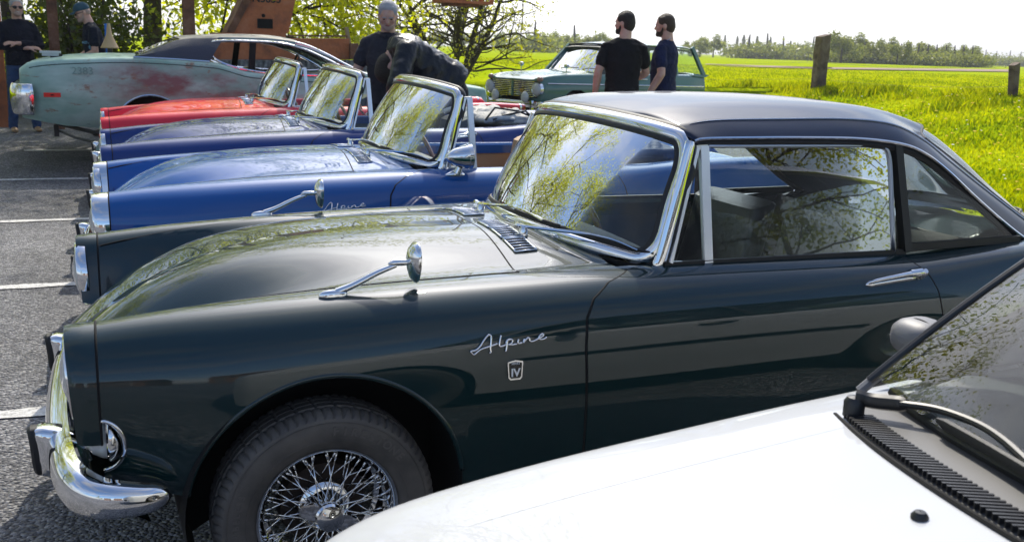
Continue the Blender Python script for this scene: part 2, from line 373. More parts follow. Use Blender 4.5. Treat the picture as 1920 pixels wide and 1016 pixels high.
BODY_ST,BODY_ROWS=body_arrays()
NV=len(VTOP)+30; KC=int(np.argmin(np.abs(VTOP-3.55)))
X_COCK0,X_COCK1=.86,2.30
def half_body(side):
    return np.array([S(x,v,side) for x,v in BODY_ROWS])
def body_mesh():
    b=MB(); 
    for side in (-1,1):
        G=half_body(side); n,m=G.shape[:2]; mask=np.ones((n-1,m-1),bool)
        for i in range(n-1):
            xm=(BODY_ST[i]+BODY_ST[i+1])/2
            if X_COCK0<xm<X_COCK1: mask[i,:KC]=False
            if xm<-.46:
                for j in range(len(VTOP)-1,m-1):
                    if ((xm+.525)/.052)**2+(((G[i,j,2]+G[i,j+1,2])/2-.528)/.066)**2<1: mask[i,j]=False
        b.grid(G,mask=mask,flip=side>0)
        # rolled inner edge of the cockpit sides
        idx=[i for i,x in enumerate(BODY_ST) if X_COCK0-.01<x<X_COCK1+.01]
        e=G[idx,KC]; e2=e.copy(); e2[:,1]-=side*.012; e2[:,2]-=.012; e3=e2.copy(); e3[:,2]-=.05
        b.grid(np.stack([e,e2,e3],1),flip=side<0)
        # tail panel
        T=G[-1]; C=T.copy(); C[:,1]*=.0; C[:,0]+=.0
        tail=[T*(1-k)+np.stack([T[:,0]+.05,T[:,1]*.2,np.full(len(T),.6)],1)*k for k in (0,.05,.5,1)]
        tail[1][:,0]+=.03; tail[2][:,0]+=.04
        b.grid(np.array(tail),flip=side>0)
    me=b.mesh('alpine_body',True,1e-4,35,fixn=True); return me
def patch(v0,v1,xf,xr,nx,nv,side,off):
    """panel lying proud of the body: v rows from v0 to v1, x between xf(z) and xr(z)"""
    G=[]
    for v in np.linspace(v0,v1,nv):
        def solve(fn):
            x=fn(.7)
            for _ in range(10): x=.5*x+.5*fn(sec_eval(x,[v])[0][1])
            return x
        a=solve(xf); c=solve(xr); G.append([Sn(x,[v],side,off)[0] for x in np.linspace(a,c,nx)])
    return np.array(G)
def rimmed(b,G,side,depth=.005):
    """grid plus a skirt that goes back into the body"""
    n,m=G.shape[:2]; b.grid(G,flip=side<0)
    loop=[G[0,j] for j in range(m)]+[G[i,m-1] for i in range(1,n)]+[G[n-1,j] for j in range(m-2,-1,-1)]+[G[i,0] for i in range(n-2,0,-1)]
    loop=np.array(loop); c=G[n//2,m//2]
    nrm=np.cross(G[n//2,m//2+1]-G[n//2,m//2],G[n//2+1,m//2]-G[n//2,m//2]); nrm/=np.linalg.norm(nrm)
    if nrm[1]*side+nrm[2]<0: nrm=-nrm
    lp2=loop-nrm*depth
    b.grid(np.array([np.vstack([loop,loop[:1]]),np.vstack([lp2,lp2[:1]])]))
    return loop
DF=lambda z: float(np.interp(z,[.2,.392,.597,.689,.763,.806,.839,.857,.862],[.71,.700,.689,.684,.692,.722,.785,.866,.93]))
DR=lambda z: float(np.interp(z,[.2,.4,.671,.76,.814,.85,.862],[1.955,1.95,1.943,1.924,1.898,1.86,1.84]))
def curve_on(fn,v0,v1,n,side,off):
    out=[]
    for v in np.linspace(v0,v1,n):
        x=fn(.7)
        for _ in range(10): x=.5*x+.5*fn(sec_eval(x,[v])[0][1])
        out.append(Sn(x,[v],side,off)[0])
    return np.array(out)
def ribbon(path,wd,nrmfn):
    path=np.array(path); T=np.gradient(path,axis=0); T/=np.linalg.norm(T,axis=1)[:,None]
    n=np.array([nrmfn(p) for p in path]); q=np.cross(T,n); q/=np.linalg.norm(q,axis=1)[:,None]
    return np.stack([path-q*wd/2,path+q*wd/2],1)
GEO={}
def geo(name,fn):
    if name not in GEO: GEO[name]=fn()
    return GEO[name]
# ---- doors, bonnet
def g_door(side):
    b=MB(); G=patch(3.86,8.8,lambda z:DF(z)+.004,lambda z:DR(z)-.004,70,60,side,.0025); rimmed(b,G,side); return b.mesh('door',True,None,35,fixn=False)
def g_doorgap(side,fns):
    b=MB()
    for fn in fns:
        p=curve_on(fn,3.95,8.9,60,side,-.0012); b.tube(p,.0038,6,cap=False)
    return b.mesh('gap',True,None,None)
VB=3.18
def bon_rear(y): return .600-.028*(abs(y)/.53)**2
def bon_front(x): return x
def g_bonnet():
    b=MB(); nx=90; vs=np.concatenate([np.linspace(0,2,12)[:-1],np.linspace(2,VB-.02,14)])
    for side in (-1,1):
        G=[]
        for v in vs:
            xr=bon_rear(.6)
            for _ in range(6): xr=bon_rear(sec_eval(xr,[v])[0][0])-.004
            G.append([Sn(x,[v],side,.0025)[0] for x in np.linspace(-.515,xr,nx)])
        G=np.array(G); b.grid(G,flip=side<0)
        # skirts
        e=G[-1]; b.grid(np.stack([e,e-np.array([0,side*(-.0),.006])],0))
        e=G[:,-1]; b.grid(np.stack([e,e-np.array([0,0,.006])],0))
    return b.mesh('bonnet',True,1e-5,35,fixn=False)
def g_bonnetgap():
    b=MB()
    for side in (-1,1):
        p=np.array([Sn(x,[VB],side,-.0010)[0] for x in np.linspace(-.515,bon_rear(.53),70)]); b.tube(p,.0033,6,cap=False)
    p=[]
    for side,vs in ((-1,np.linspace(VB,0,24)),(1,np.linspace(0,VB,24)[1:])):
        for v in vs:
            xr=.58
            for _ in range(6): xr=bon_rear(sec_eval(xr,[v])[0][0])
            p.append(Sn(xr,[v],side,-.0010)[0])
    b.tube(p,.0035,6,cap=False); return b.mesh('gap',True,None,None)
def top_pt(x,y,off=0.0):
    """point on the top surface above plan position (x,y)"""
    side=-1 if y<0 else 1; vs=np.linspace(0,4,161); q=sec_eval(x,vs)[:,0]; v=float(np.interp(abs(y),q,vs)); return Sn(x,[max(v,.021)],side,off)[0]
def top_nrm(x,y):
    a=top_pt(x,y); b=top_pt(x,y,.02); n=b-a; return n/np.linalg.norm(n)
def side_pt(x,z,side=-1,off=0.0):
    vs=np.linspace(4.2,9,240); zz=sec_eval(x,vs)[:,1]; v=float(np.interp(-z,-zz,vs)); return Sn(x,[v],side,off)[0]
def frame_at(p,n,tx):
    n=np.array(n)/np.linalg.norm(n); tx=np.array(tx,float); tx-=tx@n*n; tx/=np.linalg.norm(tx); return np.array(p),tx,np.cross(n,tx),n
# ---- headlamp nacelle: carries the wing on to the lamp
def nac_ring(side,x,k,slant,n=40):
    vs=np.linspace(2.25,7.75,n); P=S(-.52,vs,side); c=np.array([-.52,side*.562,.668])
    Q=c+(P-c)*k; Q[:,0]=x+slant*(P[:,2]-.668)
    return Q
def g_nacelle(side):
    b=MB(); rings=[nac_ring(side,-.5225,1.004,0),nac_ring(side,-.545,1.0,-.02),nac_ring(side,-.572,.982,-.05),nac_ring(side,-.582,.955,-.06),nac_ring(side,-.579,.915,-.06),nac_ring(side,-.560,.90,-.05)]
    G=np.array(rings); b.grid(G,wrap=True); return b.mesh('nacelle',True,None,50)
def g_nacgap(side):
    b=MB(); b.tube(nac_ring(side,-.5212,.999,0),.0032,6,closed=True); return b.mesh('gap',True,None,None)
def g_lens(side):
    b=MB(); b.lathe([(.002,-.618),(.03,-.615),(.06,-.606),(.085,-.593),(.094,-.582)],32,axis='x'); 
    for i,p in enumerate(b.v): b.v[i]=(p[0]+.012-.02*0+.06*p[2]*-1,p[1]+side*.562,p[2]+.668)
    return b.mesh('lens',True,None,None)
def g_lampring(side):
    b=MB(); b.lathe([(.092,-.575),(.097,-.588),(.104,-.588),(.112,-.575),(.112,-.555)],36,axis='x')
    for i,p in enumerate(b.v): b.v[i]=(p[0]-.06*p[2],p[1]+side*.562,p[2]+.668)
    return b.mesh('ring',True,None,40)
# ---- nose between the wings, grille
def g_nose():
    b=MB()
    for side in (-1,1):
        vs=np.linspace(0,2.35,16); top=S(-.52,vs,side)
        rows=[top]
        for k,(dx,z) in enumerate(((-.012,-.010),(-.014,-.03))): q=top.copy(); q[:,0]+=dx; q[:,2]+=z; rows.append(q)
        q=rows[-1].copy(); q[:,0]+=.02; q[:,2]=np.minimum(q[:,2]-.015,.555); rows.append(q)
        b.grid(np.array(rows),flip=side>0)
        # valance
        ys=np.linspace(0,.60,18); V=[]
        for z,xo in ((.465,-.545),(.45,-.565),(.40,-.56),(.33,-.50),(.28,-.42)): V.append([(xo-.05*(1-(y/.6)**2) if y<.6 else xo+.06*((y-.6)/.08),side*y,z) for y in ys])
        b.grid(np.array(V),flip=side<0)
    # inner wing cheeks under the lamps
    for side in (-1,1):
        vs=np.linspace(6.9,vend(-.47),10); o=S(-.470,vs,side); o[:,1]*=.985; inn=o.copy(); inn[:,1]=side*.40; inn[:,0]-=.03; b.grid(np.array([o,inn]))
    return b.mesh('nose',True,1e-4,35)
def g_grille():
    b=MB()
    for z in np.linspace(.478,.575,8):
        b.tube([(-.585+.09*(y/.42)**2,y,z) for y in np.linspace(-.42,.42,18)],.0035,6)
    return b.mesh('grille',True,None,None)
def g_grilleback():
    b=MB(); G=[[(-.50,y,z) for z in (.44,.60)] for y in np.linspace(-.5,.5,6)]; b.grid(np.array(G)); return b.mesh('void',False)
# ---- bumper
def bump_path(n=80):
    P=[(-.375,-.722,.403),(-.45,-.736,.405),(-.53,-.724,.412),(-.580,-.665,.422),(-.605,-.55,.43),(-.625,-.3,.43),(-.632,0,.43)]
    P=P+[(x,-y,z) for x,y,z in P[-2::-1]]; return cspline(P,n//12)
def sweep_prof(path,prof,upv=(0,0,1),scale=None,closed=False,outward=None):
    P=np.array(path); T=np.gradient(P,axis=0) if not closed else np.roll(P,-1,0)-np.roll(P,1,0); T/=np.linalg.norm(T,axis=1)[:,None]; G=[]
    for i in range(len(P)):
        u=np.array(upv,float); u-=u@T[i]*T[i]; u/=np.linalg.norm(u); q=np.cross(T[i],u); s=1 if scale is None else scale[i]
        G.append([P[i]+q*a*s+u*h*s for a,h in prof])
    G=np.array(G)
    if closed: G=np.concatenate([G,G[:1]])
    return G
def g_bumper():
    b=MB(); p=bump_path(); n=len(p); t=np.linspace(0,1,n); e=np.minimum(t,1-t); sc=np.interp(e,[0,.012,.04,.12,.22,.5],[.03,.42,.60,.80,.98,1.0]); 
    prof=[(-.016,-.046),(.012,-.045),(.030,-.034),(.040,0),(.034,.036),(.014,.056),(-.016,.060)]
    prof=cspline(np.array(prof),4); prof=[(-a,h) for a,h in prof]
    # outward is -x / away from the car: path runs near side -> far side
    G=sweep_prof(p,prof,scale=sc); c=p.mean(0)
    b.grid(G); return b.mesh('bumper',True,None,None)
def g_overrider(side):
    b=MB(); y=side*.42; 
    secs=[]
    for x,h,wd,zc in ((-.58,.052,.034,.425),(-.61,.062,.038,.43),(-.650,.068,.038,.432),(-.668,.064,.034,.432),(-.674,.054,.026,.432)):
        a=np.linspace(0,2*math.pi,28,endpoint=False); r=[(x-.012*(math.sin(t)>0)*math.sin(t),y+wd*np.sign(math.cos(t))*abs(math.cos(t))**.5,zc+h*np.sign(math.sin(t))*abs(math.sin(t))**.5) for t in a]; secs.append(r)
    b.grid(np.array(secs),wrap=True); b.add(secs[-1],[tuple(range(28))]); return b.mesh('overrider',True,None,40)
def g_overpad(side):
    b=MB(); y=side*.42; secs=[]
    for x,h,wd in ((-.668,.064,.029),(-.684,.064,.029),(-.691,.058,.023)):
        a=np.linspace(0,2*math.pi,24,endpoint=False); secs.append([(x-.006*math.sin(t),y+wd*np.sign(math.cos(t))*abs(math.cos(t))**.5,.434+h*np.sign(math.sin(t))*abs(math.sin(t))**.5) for t in a])
    b.grid(np.array(secs),wrap=True); b.add(secs[-1],[tuple(range(24))]); return b.mesh('pad',True,None,40)
def g_sidelight(side):
    b=MB(); b.lathe([(.001,-.052),(.016,-.049),(.030,-.038),(.040,-.020),(.044,0)],20,axis='x')
    for i,p in enumerate(b.v): b.v[i]=(p[0]*1.2-.497,p[1]*1.1+side*.628,p[2]*1.22+.528)
    return b.mesh('sidelight',True,None,None)
def g_sidelight_ring(side):
    b=MB(); b.lathe([(.043,-.008),(.047,-.012),(.051,-.006),(.048,.004),(.034,.022)],24,axis='x')
    for i,p in enumerate(b.v): b.v[i]=(p[0]*1.2-.497,p[1]*1.1+side*.628,p[2]*1.22+.528)
    return b.mesh('ring',True,None,None)
def g_bezel(side):
    b=MB(); P=[]
    for a in np.linspace(R(-84),R(84),30):
        x=-.525+.054*math.cos(a); z=.528+.068*math.sin(a); P.append(side_pt(max(x,-.519),z,side,.001))
    b.tube(P,.005,8); return b.mesh('bezel',True,None,None)
# ---- wheels
def g_tyre():
    """axis y, outer face towards -y"""
    b=MB(); NA=72*4; prof=[]
    pr=[(.178,-.062),(.188,-.071),(.205,-.078),(.230,-.082),(.250,-.080),(.2615,-.0775),(.264,-.0765),(.272,-.070),(.2795,-.060),(.2835,-.0505),(.2835,-.041),(.279,-.040),(.279,-.036),(.285,-.035),(.2855,-.015),(.280,-.0145),(.280,-.0105),(.286,-.010),(.286,.010),(.280,.0105),(.280,.0145),(.2855,.015),(.285,.035),(.279,.036),(.279,.040),(.2835,.041),(.2835,.0505),(.272,.070),(.25,.08),(.205,.078),(.178,.062)]
    A=2*math.pi*np.arange(NA)/NA; V=np.zeros((len(pr),NA,3)); gro=(np.arange(NA)%4==0)
    for i,(r,h) in enumerate(pr):
        rr=np.full(NA,r)
        if 7<=i<=10 or 25<=i<=26: rr=np.where(gro,r-.0055,r)
        if 13<=i<=14 or 17<=i<=18 or 21<=i<=22: rr=np.where((np.arange(NA)%8==2),r-.004,r)
        sk=(h*.28 if 7<=i<=26 else 0)
        V[i,:,0]=rr*np.cos(A+sk); V[i,:,1]=h; V[i,:,2]=rr*np.sin(A+sk)
    b.grid(V,wrap=True)
    # raised rings on the sidewall
    b.tube([(.2075*math.cos(a),-.0785,.2075*math.sin(a)) for a in np.linspace(0,2*math.pi,96,endpoint=False)],.0014,5,closed=True)
    b.tube([(.2545*math.cos(a),-.0802,.2545*math.sin(a)) for a in np.linspace(0,2*math.pi,96,endpoint=False)],.0012,5,closed=True)
    return b.mesh('tyre',True,None,30)
def g_rim():
    b=MB(); b.lathe([(.150,.06),(.163,.055),(.166,-.02),(.160,-.035),(.166,-.046),(.170,-.060),(.176,-.070),(.1815,-.072),(.183,-.066),(.182,-.05)],72); return b.mesh('rim',True,None,40)
def g_hub():
    b=MB(); b.lathe([(.062,.03),(.068,.0),(.068,-.012),(.062,-.018),(.050,-.022),(.043,-.040),(.038,-.056),(.034,-.075)],48); return b.mesh('hub',True,None,40)
def g_spinner():
    b=MB(); b.lathe([(.036,-.060),(.0385,-.072),(.0385,-.082),(.034,-.088),(.024,-.090),(.020,-.093),(.001,-.094)],36)
    for s in (1,-1):
        ear=[(.028,-.020),(.055,-.022),(.078,-.012),(.084,.004),(.074,.016),(.05,.020),(.028,.020)]
        b.prism([(s*x,z*s) for x,z in ear],-.082,-.068)
    return b.mesh('spinner',True,None,35)
def g_spoke(kind):
    b=MB()
    if kind==0: a,c=(.037*math.cos(R(24)),-.056,.037*math.sin(R(24))),(.158,-.030,0)     # long outer
    elif kind==1: a,c=(.037*math.cos(R(-24)),-.052,.037*math.sin(R(-24))),(.158,-.024,0)
    elif kind==2: a,c=(.066*math.cos(R(24)),.004,.066*math.sin(R(24))),(.157,-.036,0)
    else: a,c=(.066*math.cos(R(-24)),-.002,.066*math.sin(R(-24))),(.157,-.044,0)
    a=np.array(a);c=np.array(c); d=c-a
    b.tube([a,a+d*.86],.0018,6); b.tube([a+d*.84,c],.0030,6); return b.mesh('spoke',True,None,None)
def g_spokes_all():
    b=MB()
    for k in range(4):
        m=geo('spoke%d'%k,lambda:g_spoke(k)); V=np.array([v.co for v in m.vertices]); F=[tuple(p.vertices) for p in m.polygons]
        for i in range(18 if k>1 else 15):
            a=2*math.pi*i/(18 if k>1 else 15)+k*.16; ca,sa=math.cos(a),math.sin(a); W=V.copy(); W[:,0]=V[:,0]*ca-V[:,2]*sa; W[:,2]=V[:,0]*sa+V[:,2]*ca; b.add(W,F)
    return b.mesh('spokes',True,None,None)
def g_drum():
    b=MB(); b.lathe([(.001,.01),(.11,.01),(.115,.05)],32); return b.mesh('drum',True,None,40)
def tyre_text(word,a_mid,size,rad,parent):
    n=len(word); step=size*.80/rad
    for i,ch in enumerate(word):
        a=a_mid-(i-(n-1)/2)*step; p=np.array([rad*math.cos(a),-.0815,rad*math.sin(a)]); me=geo('let_%s_%g'%(ch,size),lambda:text_mesh('letter',ch,size,.0012,True)); o=mk('sidewall_letter',me,tyrem2,parent)
        o.matrix_local=sideM(p,(0,-1,0.0),(math.sin(a),0,-math.cos(a)))
def wheel(parent,x,y,side,detail=False,spin=0.0,zc=.285):
    t=mk('wheel',geo('rim',g_rim),chrome,parent); t.location=(x,y,zc); t.rotation_euler=(0,spin,0 if side<0 else math.pi)
    mk('tyre',geo('tyre',g_tyre),tyrem,t); mk('hub',geo('hub',g_hub),chrome,t); mk('spinner',geo('spinner',g_spinner),chrome,t).rotation_euler=(0,R(8),0); mk('brake_drum',geo('drum',g_drum),rustdark,t)
    if detail:
        tyre_text('FIRESTONE',R(62)+spin,.030,.231,t); tyre_text('TUBELESS',R(172)+spin,.020,.231,t)
        for k in range(4):
            n=18 if k>1 else 15
            for i in range(n):
                s=mk('spoke',geo('spoke%d'%k,lambda k=k:g_spoke(k)),chrome,t); s.rotation_euler=(0,-(2*math.pi*i/n+k*.16),0)
    else: tag(mk('spokes',geo('spokes_all',g_spokes_all),chrome,t),kind='stuff')
    return t
tyrem=mat('tyre_rubber',(.03,.028,.027),.6); noisecol(tyrem,[(.045,.043,.042),(.09,.083,.076),(.13,.118,.105)],scale=7,detail=8); bump(tyrem,200,.12,.002)
tyrem2=mat('tyre_letter_rubber',(.10,.093,.085),.55)
rustdark=mat('dark_rusty_metal',(.03,.02,.016),.8)
def g_archliner(c,s=-1):
    b=MB(); cx,cz,r=c
    b.lathe([(r+.006,s*.735),(r+.012,s*.69),(r+.02,s*.40),(.02,s*.395)],40,c=(cx,0,cz),a0=R(-30),a1=R(210))
    return b.mesh('liner',True,None,40)
def g_archlip(side,c):
    b=MB(); cx,cz,r=c; p=[]
    for a in np.linspace(R(8),R(171),70):
        x=cx+r*math.cos(a); z=cz+r*math.sin(a); p.append(side_pt(x,z,side,-.004))
    b.tube(p,.0075,8); return b.mesh('lip',True,None,None)
# ---- windscreen
WB=dict(xc=.765,dx=.225,y=.592,z0=.915,z1=.868); WT=dict(xc=.985,dx=.125,y=.548,z0=1.258,z1=1.207)
def ws_pt(u,w_):
    A=1.2
    def e(d): return np.array([d['xc']+d['dx']*(1-math.cos(A*u))/(1-math.cos(A)), d['y']*math.sin(A*u)/math.sin(A), d['z0']+(d['z1']-d['z0'])*u*u])
    p=e(WB)*(1-w_)+e(WT)*w_; bl=4*w_*(1-w_); p[0]-=.02*bl; return p
def ws_loop(n=26,ru=.15,rw=.30,inset=0.0,rw2=None):
    L_=[]; rw2=rw2 or rw
    a,c=1-inset,0+inset*.6; d=1-inset*.6
    cs=[(a-ru,c+rw,ru,rw,-90),(a-ru,d-rw2,ru,rw2,0),(-a+ru,d-rw2,ru,rw2,90),(-a+ru,c+rw,ru,rw,180)]
    for k,(cu,cw,r1,r2,a0) in enumerate(cs):
        for t in np.linspace(a0,a0+90,10): L_.append((cu+r1*math.cos(R(t)),cw+r2*math.sin(R(t))))
        nu,nw=(cs[(k+1)%4][0],cs[(k+1)%4][1]); e=L_[-1]; a1=cs[(k+1)%4]; st=(a1[0]+a1[2]*math.cos(R(a1[4])),a1[1]+a1[3]*math.sin(R(a1[4])))
        m=n if abs(st[0]-e[0])>.5 else 10
        for t in np.linspace(0,1,m+2)[1:-1]: L_.append((e[0]+(st[0]-e[0])*t,e[1]+(st[1]-e[1])*t))
    return L_
def ws_nrm(u,w_):
    e=.01; n=np.cross(ws_pt(u+e,w_)-ws_pt(u-e,w_),ws_pt(u,w_+e)-ws_pt(u,w_-e)); n/=np.linalg.norm(n); return n if n[0]<0 else -n
def frame_sweep(loop,prof,b):
    P=np.array([ws_pt(*q) for q in loop]); Nn=np.array([ws_nrm(*q) for q in loop]); T=np.roll(P,-1,0)-np.roll(P,1,0); T/=np.linalg.norm(T,axis=1)[:,None]; G=[]
    for i in range(len(P)):
        q=np.cross(T[i],Nn[i]); q/=np.linalg.norm(q)   # in-plane
        c=P.mean(0)
        if q@(P[i]-c)<0: q=-q
        G.append([P[i]+q*a+Nn[i]*h for a,h in prof])
    G=np.array(G); b.grid(np.concatenate([G,G[:1]]),wrap=True)
def g_wsframe():
    b=MB(); pr=[(-.013,-.011),(-.014,.004),(-.006,.012),(.006,.015),(.018,.013),(.028,.006),(.030,-.006),(.026,-.014)]; frame_sweep(ws_loop(),pr,b); return b.mesh('wsf',True,None,50)
def g_pillar(side):
    b=MB(); P=[(.985,side*.605,.858),(1.0,side*.603,.90),(1.045,side*.588,1.06),(1.083,side*.570,1.19),(1.09,side*.565,1.214)]; P=cspline(np.array(P),5); b.tube(P,np.concatenate([[.020],np.linspace(.021,.015,len(P)-1)]),10,sx=.55,upv=(1,0,0)); return b.mesh('pillar',True,None,40)
def g_wsgasket():
    b=MB(); pr=[(-.024,-.007),(-.024,.004),(-.016,.008),(-.010,.006),(-.010,-.009)]; frame_sweep(ws_loop(),pr,b)
    pr=[(.026,-.016),(.027,.006),(.036,.004),(.044,-.006),(.044,-.018)]; frame_sweep(ws_loop(),pr,b); return b.mesh('wsg',True,None,50)
def g_wsglass():
    b=MB(); G=[]
    for w_ in np.linspace(0,1,24):
        # width shrinks inside the rounded corners
        def lim(w_,ru=.15,rw=.30):
            if w_<rw: t=1-w_/rw
            elif w_>1-rw: t=1-(1-w_)/rw
            else: return 1.0
            return 1-ru+ru*math.sqrt(max(0,1-t*t))
        l=lim(w_); G.append([ws_pt(u*l,w_) for u in np.linspace(-1,1,48)])
    b.grid(np.array(G)); return b.mesh('wsglass',True,None,None)
def g_dash():
    b=MB(); G=[]
    for u in np.linspace(-1,1,24):
        y=.575*u; x0=float(np.interp(abs(u),[0,.5,1],[.76,.80,.93])); row=[(x0,y,.893-.03*u*u),(x0+.05,y,.897-.03*u*u),(1.03,y,.885-.025*u*u),(1.07,y,.870-.02*u*u),(1.08,y,.845),(1.05,y,.80),(1.03,y,.68),(.98,y,.62)]; G.append(row)
    b.grid(np.array(G)); return b.mesh('dash',True,None,40)
def g_wiper(yp):
    """arm parked along the glass, pointing to the near side and back"""
    b=MB(); piv=top_pt(.705,yp,.012); b.lathe([(.014,-.012),(.014,.006),(.009,.016),(.001,.018)],14,c=piv,axis='z')
    u0=yp/.60; a=piv+np.array([.0,0,.018])
    tip=ws_pt(max(-.96,u0*.9-.50),.055)+ws_nrm(u0-.4,.06)*.022; mid=ws_pt(u0*.95-.22,.07)+ws_nrm(u0-.2,.07)*.03
    b.tube(cspline([a-np.array([-.0,-.05,.0]),a,mid],6),[.007]*6+[.0055]*6+[.0035],6,sx=1.3)
    b.tube(cspline([mid*1.0,(mid+tip)/2+np.array([0,0,.006]),tip],6),.0032,6)
    return b.mesh('wiper',True,None,40)
def g_wiperblade(yp):
    b=MB(); u0=yp/.60; L_=[]
    for t in np.linspace(-.30,-.66,14): L_.append(ws_pt(max(-.97,u0*.9+t+.06),.06)+ws_nrm(u0+t,.06)*.012)
    b.tube(L_,.0055,6,sx=.6); return b.mesh('blade',True,None,None)
# ---- quarter light
def side_plane(x,z,side): return np.array([x,side*(.612-(z-.86)*.155),z])
def g_ventframe(side):
    b=MB(); T=lambda x,z:side_plane(x,z,side)
    b.bar(T(1.020,.868),T(1.116,1.196),.010,.022,(0,1,0)); b.bar(T(1.112,1.196),T(1.150,1.198),.014,.014,(0,1,0))
    b.bar(T(1.150,.862),T(1.140,1.20),.016,.028,(1,0,0)); b.bar(T(1.02,.868),T(1.15,.864),.010,.012,(0,1,0)); return b.mesh('ventframe',False)
def g_ventglass(side):
    b=MB(); T=lambda x,z:side_plane(x,z,side); b.add([T(1.02,.87),T(1.145,.866),T(1.135,1.194),T(1.113,1.194)],[(0,1,2,3)]); return b.mesh('vg',False)
# ---- fender mirror: swept arm, shield shaped head
def g_wingmirror(side):
    b=MB(); p0=top_pt(.045,side*.625) if False else Sn(.045,[4.15],side,.002)[0]
    n=np.array([0,side*.35,.93]); 
    # foot: teardrop
    f=[]; 
    for k,(s,h) in enumerate(((1,-.004),(1,.004),(.8,.010),(.35,.013))): f.append([(p0[0]+.036*s*math.cos(t)*(1.25 if math.cos(t)<0 else .8),p0[1]+.013*s*math.sin(t),p0[2]+h-side*0-.0) for t in np.linspace(0,2*math.pi,20,endpoint=False)])
    b.grid(np.array(f),wrap=True); b.add(f[-1],[tuple(range(20))])
    q=cspline([p0+np.array([.0,0,.006]),p0+np.array([.045,0,.022]),p0+np.array([.105,0,.050]),p0+np.array([.155,0,.068])],8); b.tube(q,np.linspace(.0105,.0068,len(q)),10)
    e=q[-1]; b.tube([e+np.array([-.02,0,.004]),e+np.array([-.008,0,.006]),e+np.array([.02,0,.006]),e+np.array([.042,0,.006])],[.002,.0085,.0095,.006],12)
    return b.mesh('wm',True,None,40)
def g_wingmirror_head(side):
    b=MB(); p0=Sn(.045,[4.15],side,.002)[0]; c=p0+np.array([.200,0,.074]); secs=[]
    out=[(0,.052),(.018,.050),(.034,.038),(.041,.015),(.038,-.012),(.026,-.038),(.008,-.055),(-.008,-.055),(-.026,-.038),(-.038,-.012),(-.041,.015),(-.034,.038),(-.018,.050)]
    o=cspline(np.array(out),3,closed=True)
    for dx,s in ((-.016,.02),(-.014,.35),(-.008,.7),(.002,.93),(.009,1.0),(.013,.98),(.013,.92)): secs.append([(c[0]+dx,c[1]+a*s,c[2]+h*s) for a,h in o])
    b.grid(np.array(secs),wrap=True); b.add(secs[-1],[tuple(range(len(o)))]); return b.mesh('wmh',True,None,40)
# ---- script and badge
SCRIPT=[ # strokes in a unit box, x 0..1, z 0..~.2
 [(0,.015),(.06,.02),(.12,.055),(.18,.12),(.235,.165),(.268,.16),(.272,.13),(.262,.07),(.255,.02),(.26,-.01),(.24,-.02)],
 [(0,.015),(.03,-.02),(.06,-.015),(.13,.025),(.22,.045),(.31,.062),(.345,.072)],
 [(.40,.155),(.385,.11),(.372,.06),(.385,.04),(.43,.045),(.465,.06)],
 [(.475,.10),(.468,.04),(.458,-.005),(.445,-.015)],
 [(.455,.07),(.48,.10),(.53,.105),(.545,.085),(.52,.06),(.49,.055),(.54,.048),(.60,.052)],
 [(.625,.10),(.615,.07),(.63,.055),(.67,.062)],
 [(.70,.10),(.688,.062),(.70,.075),(.745,.105),(.768,.10),(.772,.075),(.80,.065),(.84,.072)],
 [(.84,.072),(.90,.095),(.955,.118),(.95,.135),(.915,.125),(.895,.10),(.91,.08),(.96,.082),(1.0,.098)],
]
def g_script(side):
    b=MB(); x0,z0,Ls=.357,.700,.212
    for st in SCRIPT:
        pts=cspline(np.array(st),5); P=[]
        for a,h in pts: P.append(side_pt(x0+a*Ls,z0+h*Ls*1.12,side,.005))
        b.tube(P,.0028,6,upv=(0,side,0))
    return b.mesh('script',True,None,None)
def text_mesh(name,body,size,depth=.001,bold=False):
    c=bpy.data.curves.new(name,'FONT'); c.body=body; c.size=size; c.extrude=depth; c.align_x='CENTER'; c.align_y='CENTER'
    if bold: c.offset=size*.025
    o=bpy.data.objects.new(name,c); COL.objects.link(o); dg=bpy.context.evaluated_depsgraph_get(); me=bpy.data.meshes.new_from_object(o.evaluated_get(dg)); bpy.data.objects.remove(o); bpy.data.curves.remove(c); return me
def put_text(name,body,size,mat_,parent,M,depth=.001,bold=False):
    me=text_mesh(name,body,size,depth,bold); me.transform(M); return mk(name,me,mat_,parent)
def sideM(p,n,tx):
    p,tx,ty,n=frame_at(p,n,tx); return Matrix([[tx[0],ty[0],n[0],p[0]],[tx[1],ty[1],n[1],p[1]],[tx[2],ty[2],n[2],p[2]],[0,0,0,1]])
def g_badge(side,k):
    b=MB(); p=side_pt(.479,.645,side,.0); q=side_pt(.479,.655,side,.01); n=side_pt(.479,.645,side,.02)-p; M=sideM(p,n,(1,0,0))
    o=[(-.021,.023),(0,.027),(.021,.023),(.0215,.015),(.019,-.020),(.014,-.026),(-.014,-.026),(-.019,-.020),(-.0215,.015)]
    if k==0: V0,V1=[(a,h,-.002) for a,h in o],[(a,h,.006) for a,h in o]
    else: V0,V1=[(a*.84,h*.84,.004) for a,h in o],[(a*.84,h*.84,.0066) for a,h in o]
    m=len(o); V=[M@Vector(v) for v in V0+V1]; b.add(V,[tuple(range(m,2*m))]+[(i,(i+1)%m,(i+1)%m+m,i+m) for i in range(m)])
    if k==0: pass
    return b.mesh('badge',False)
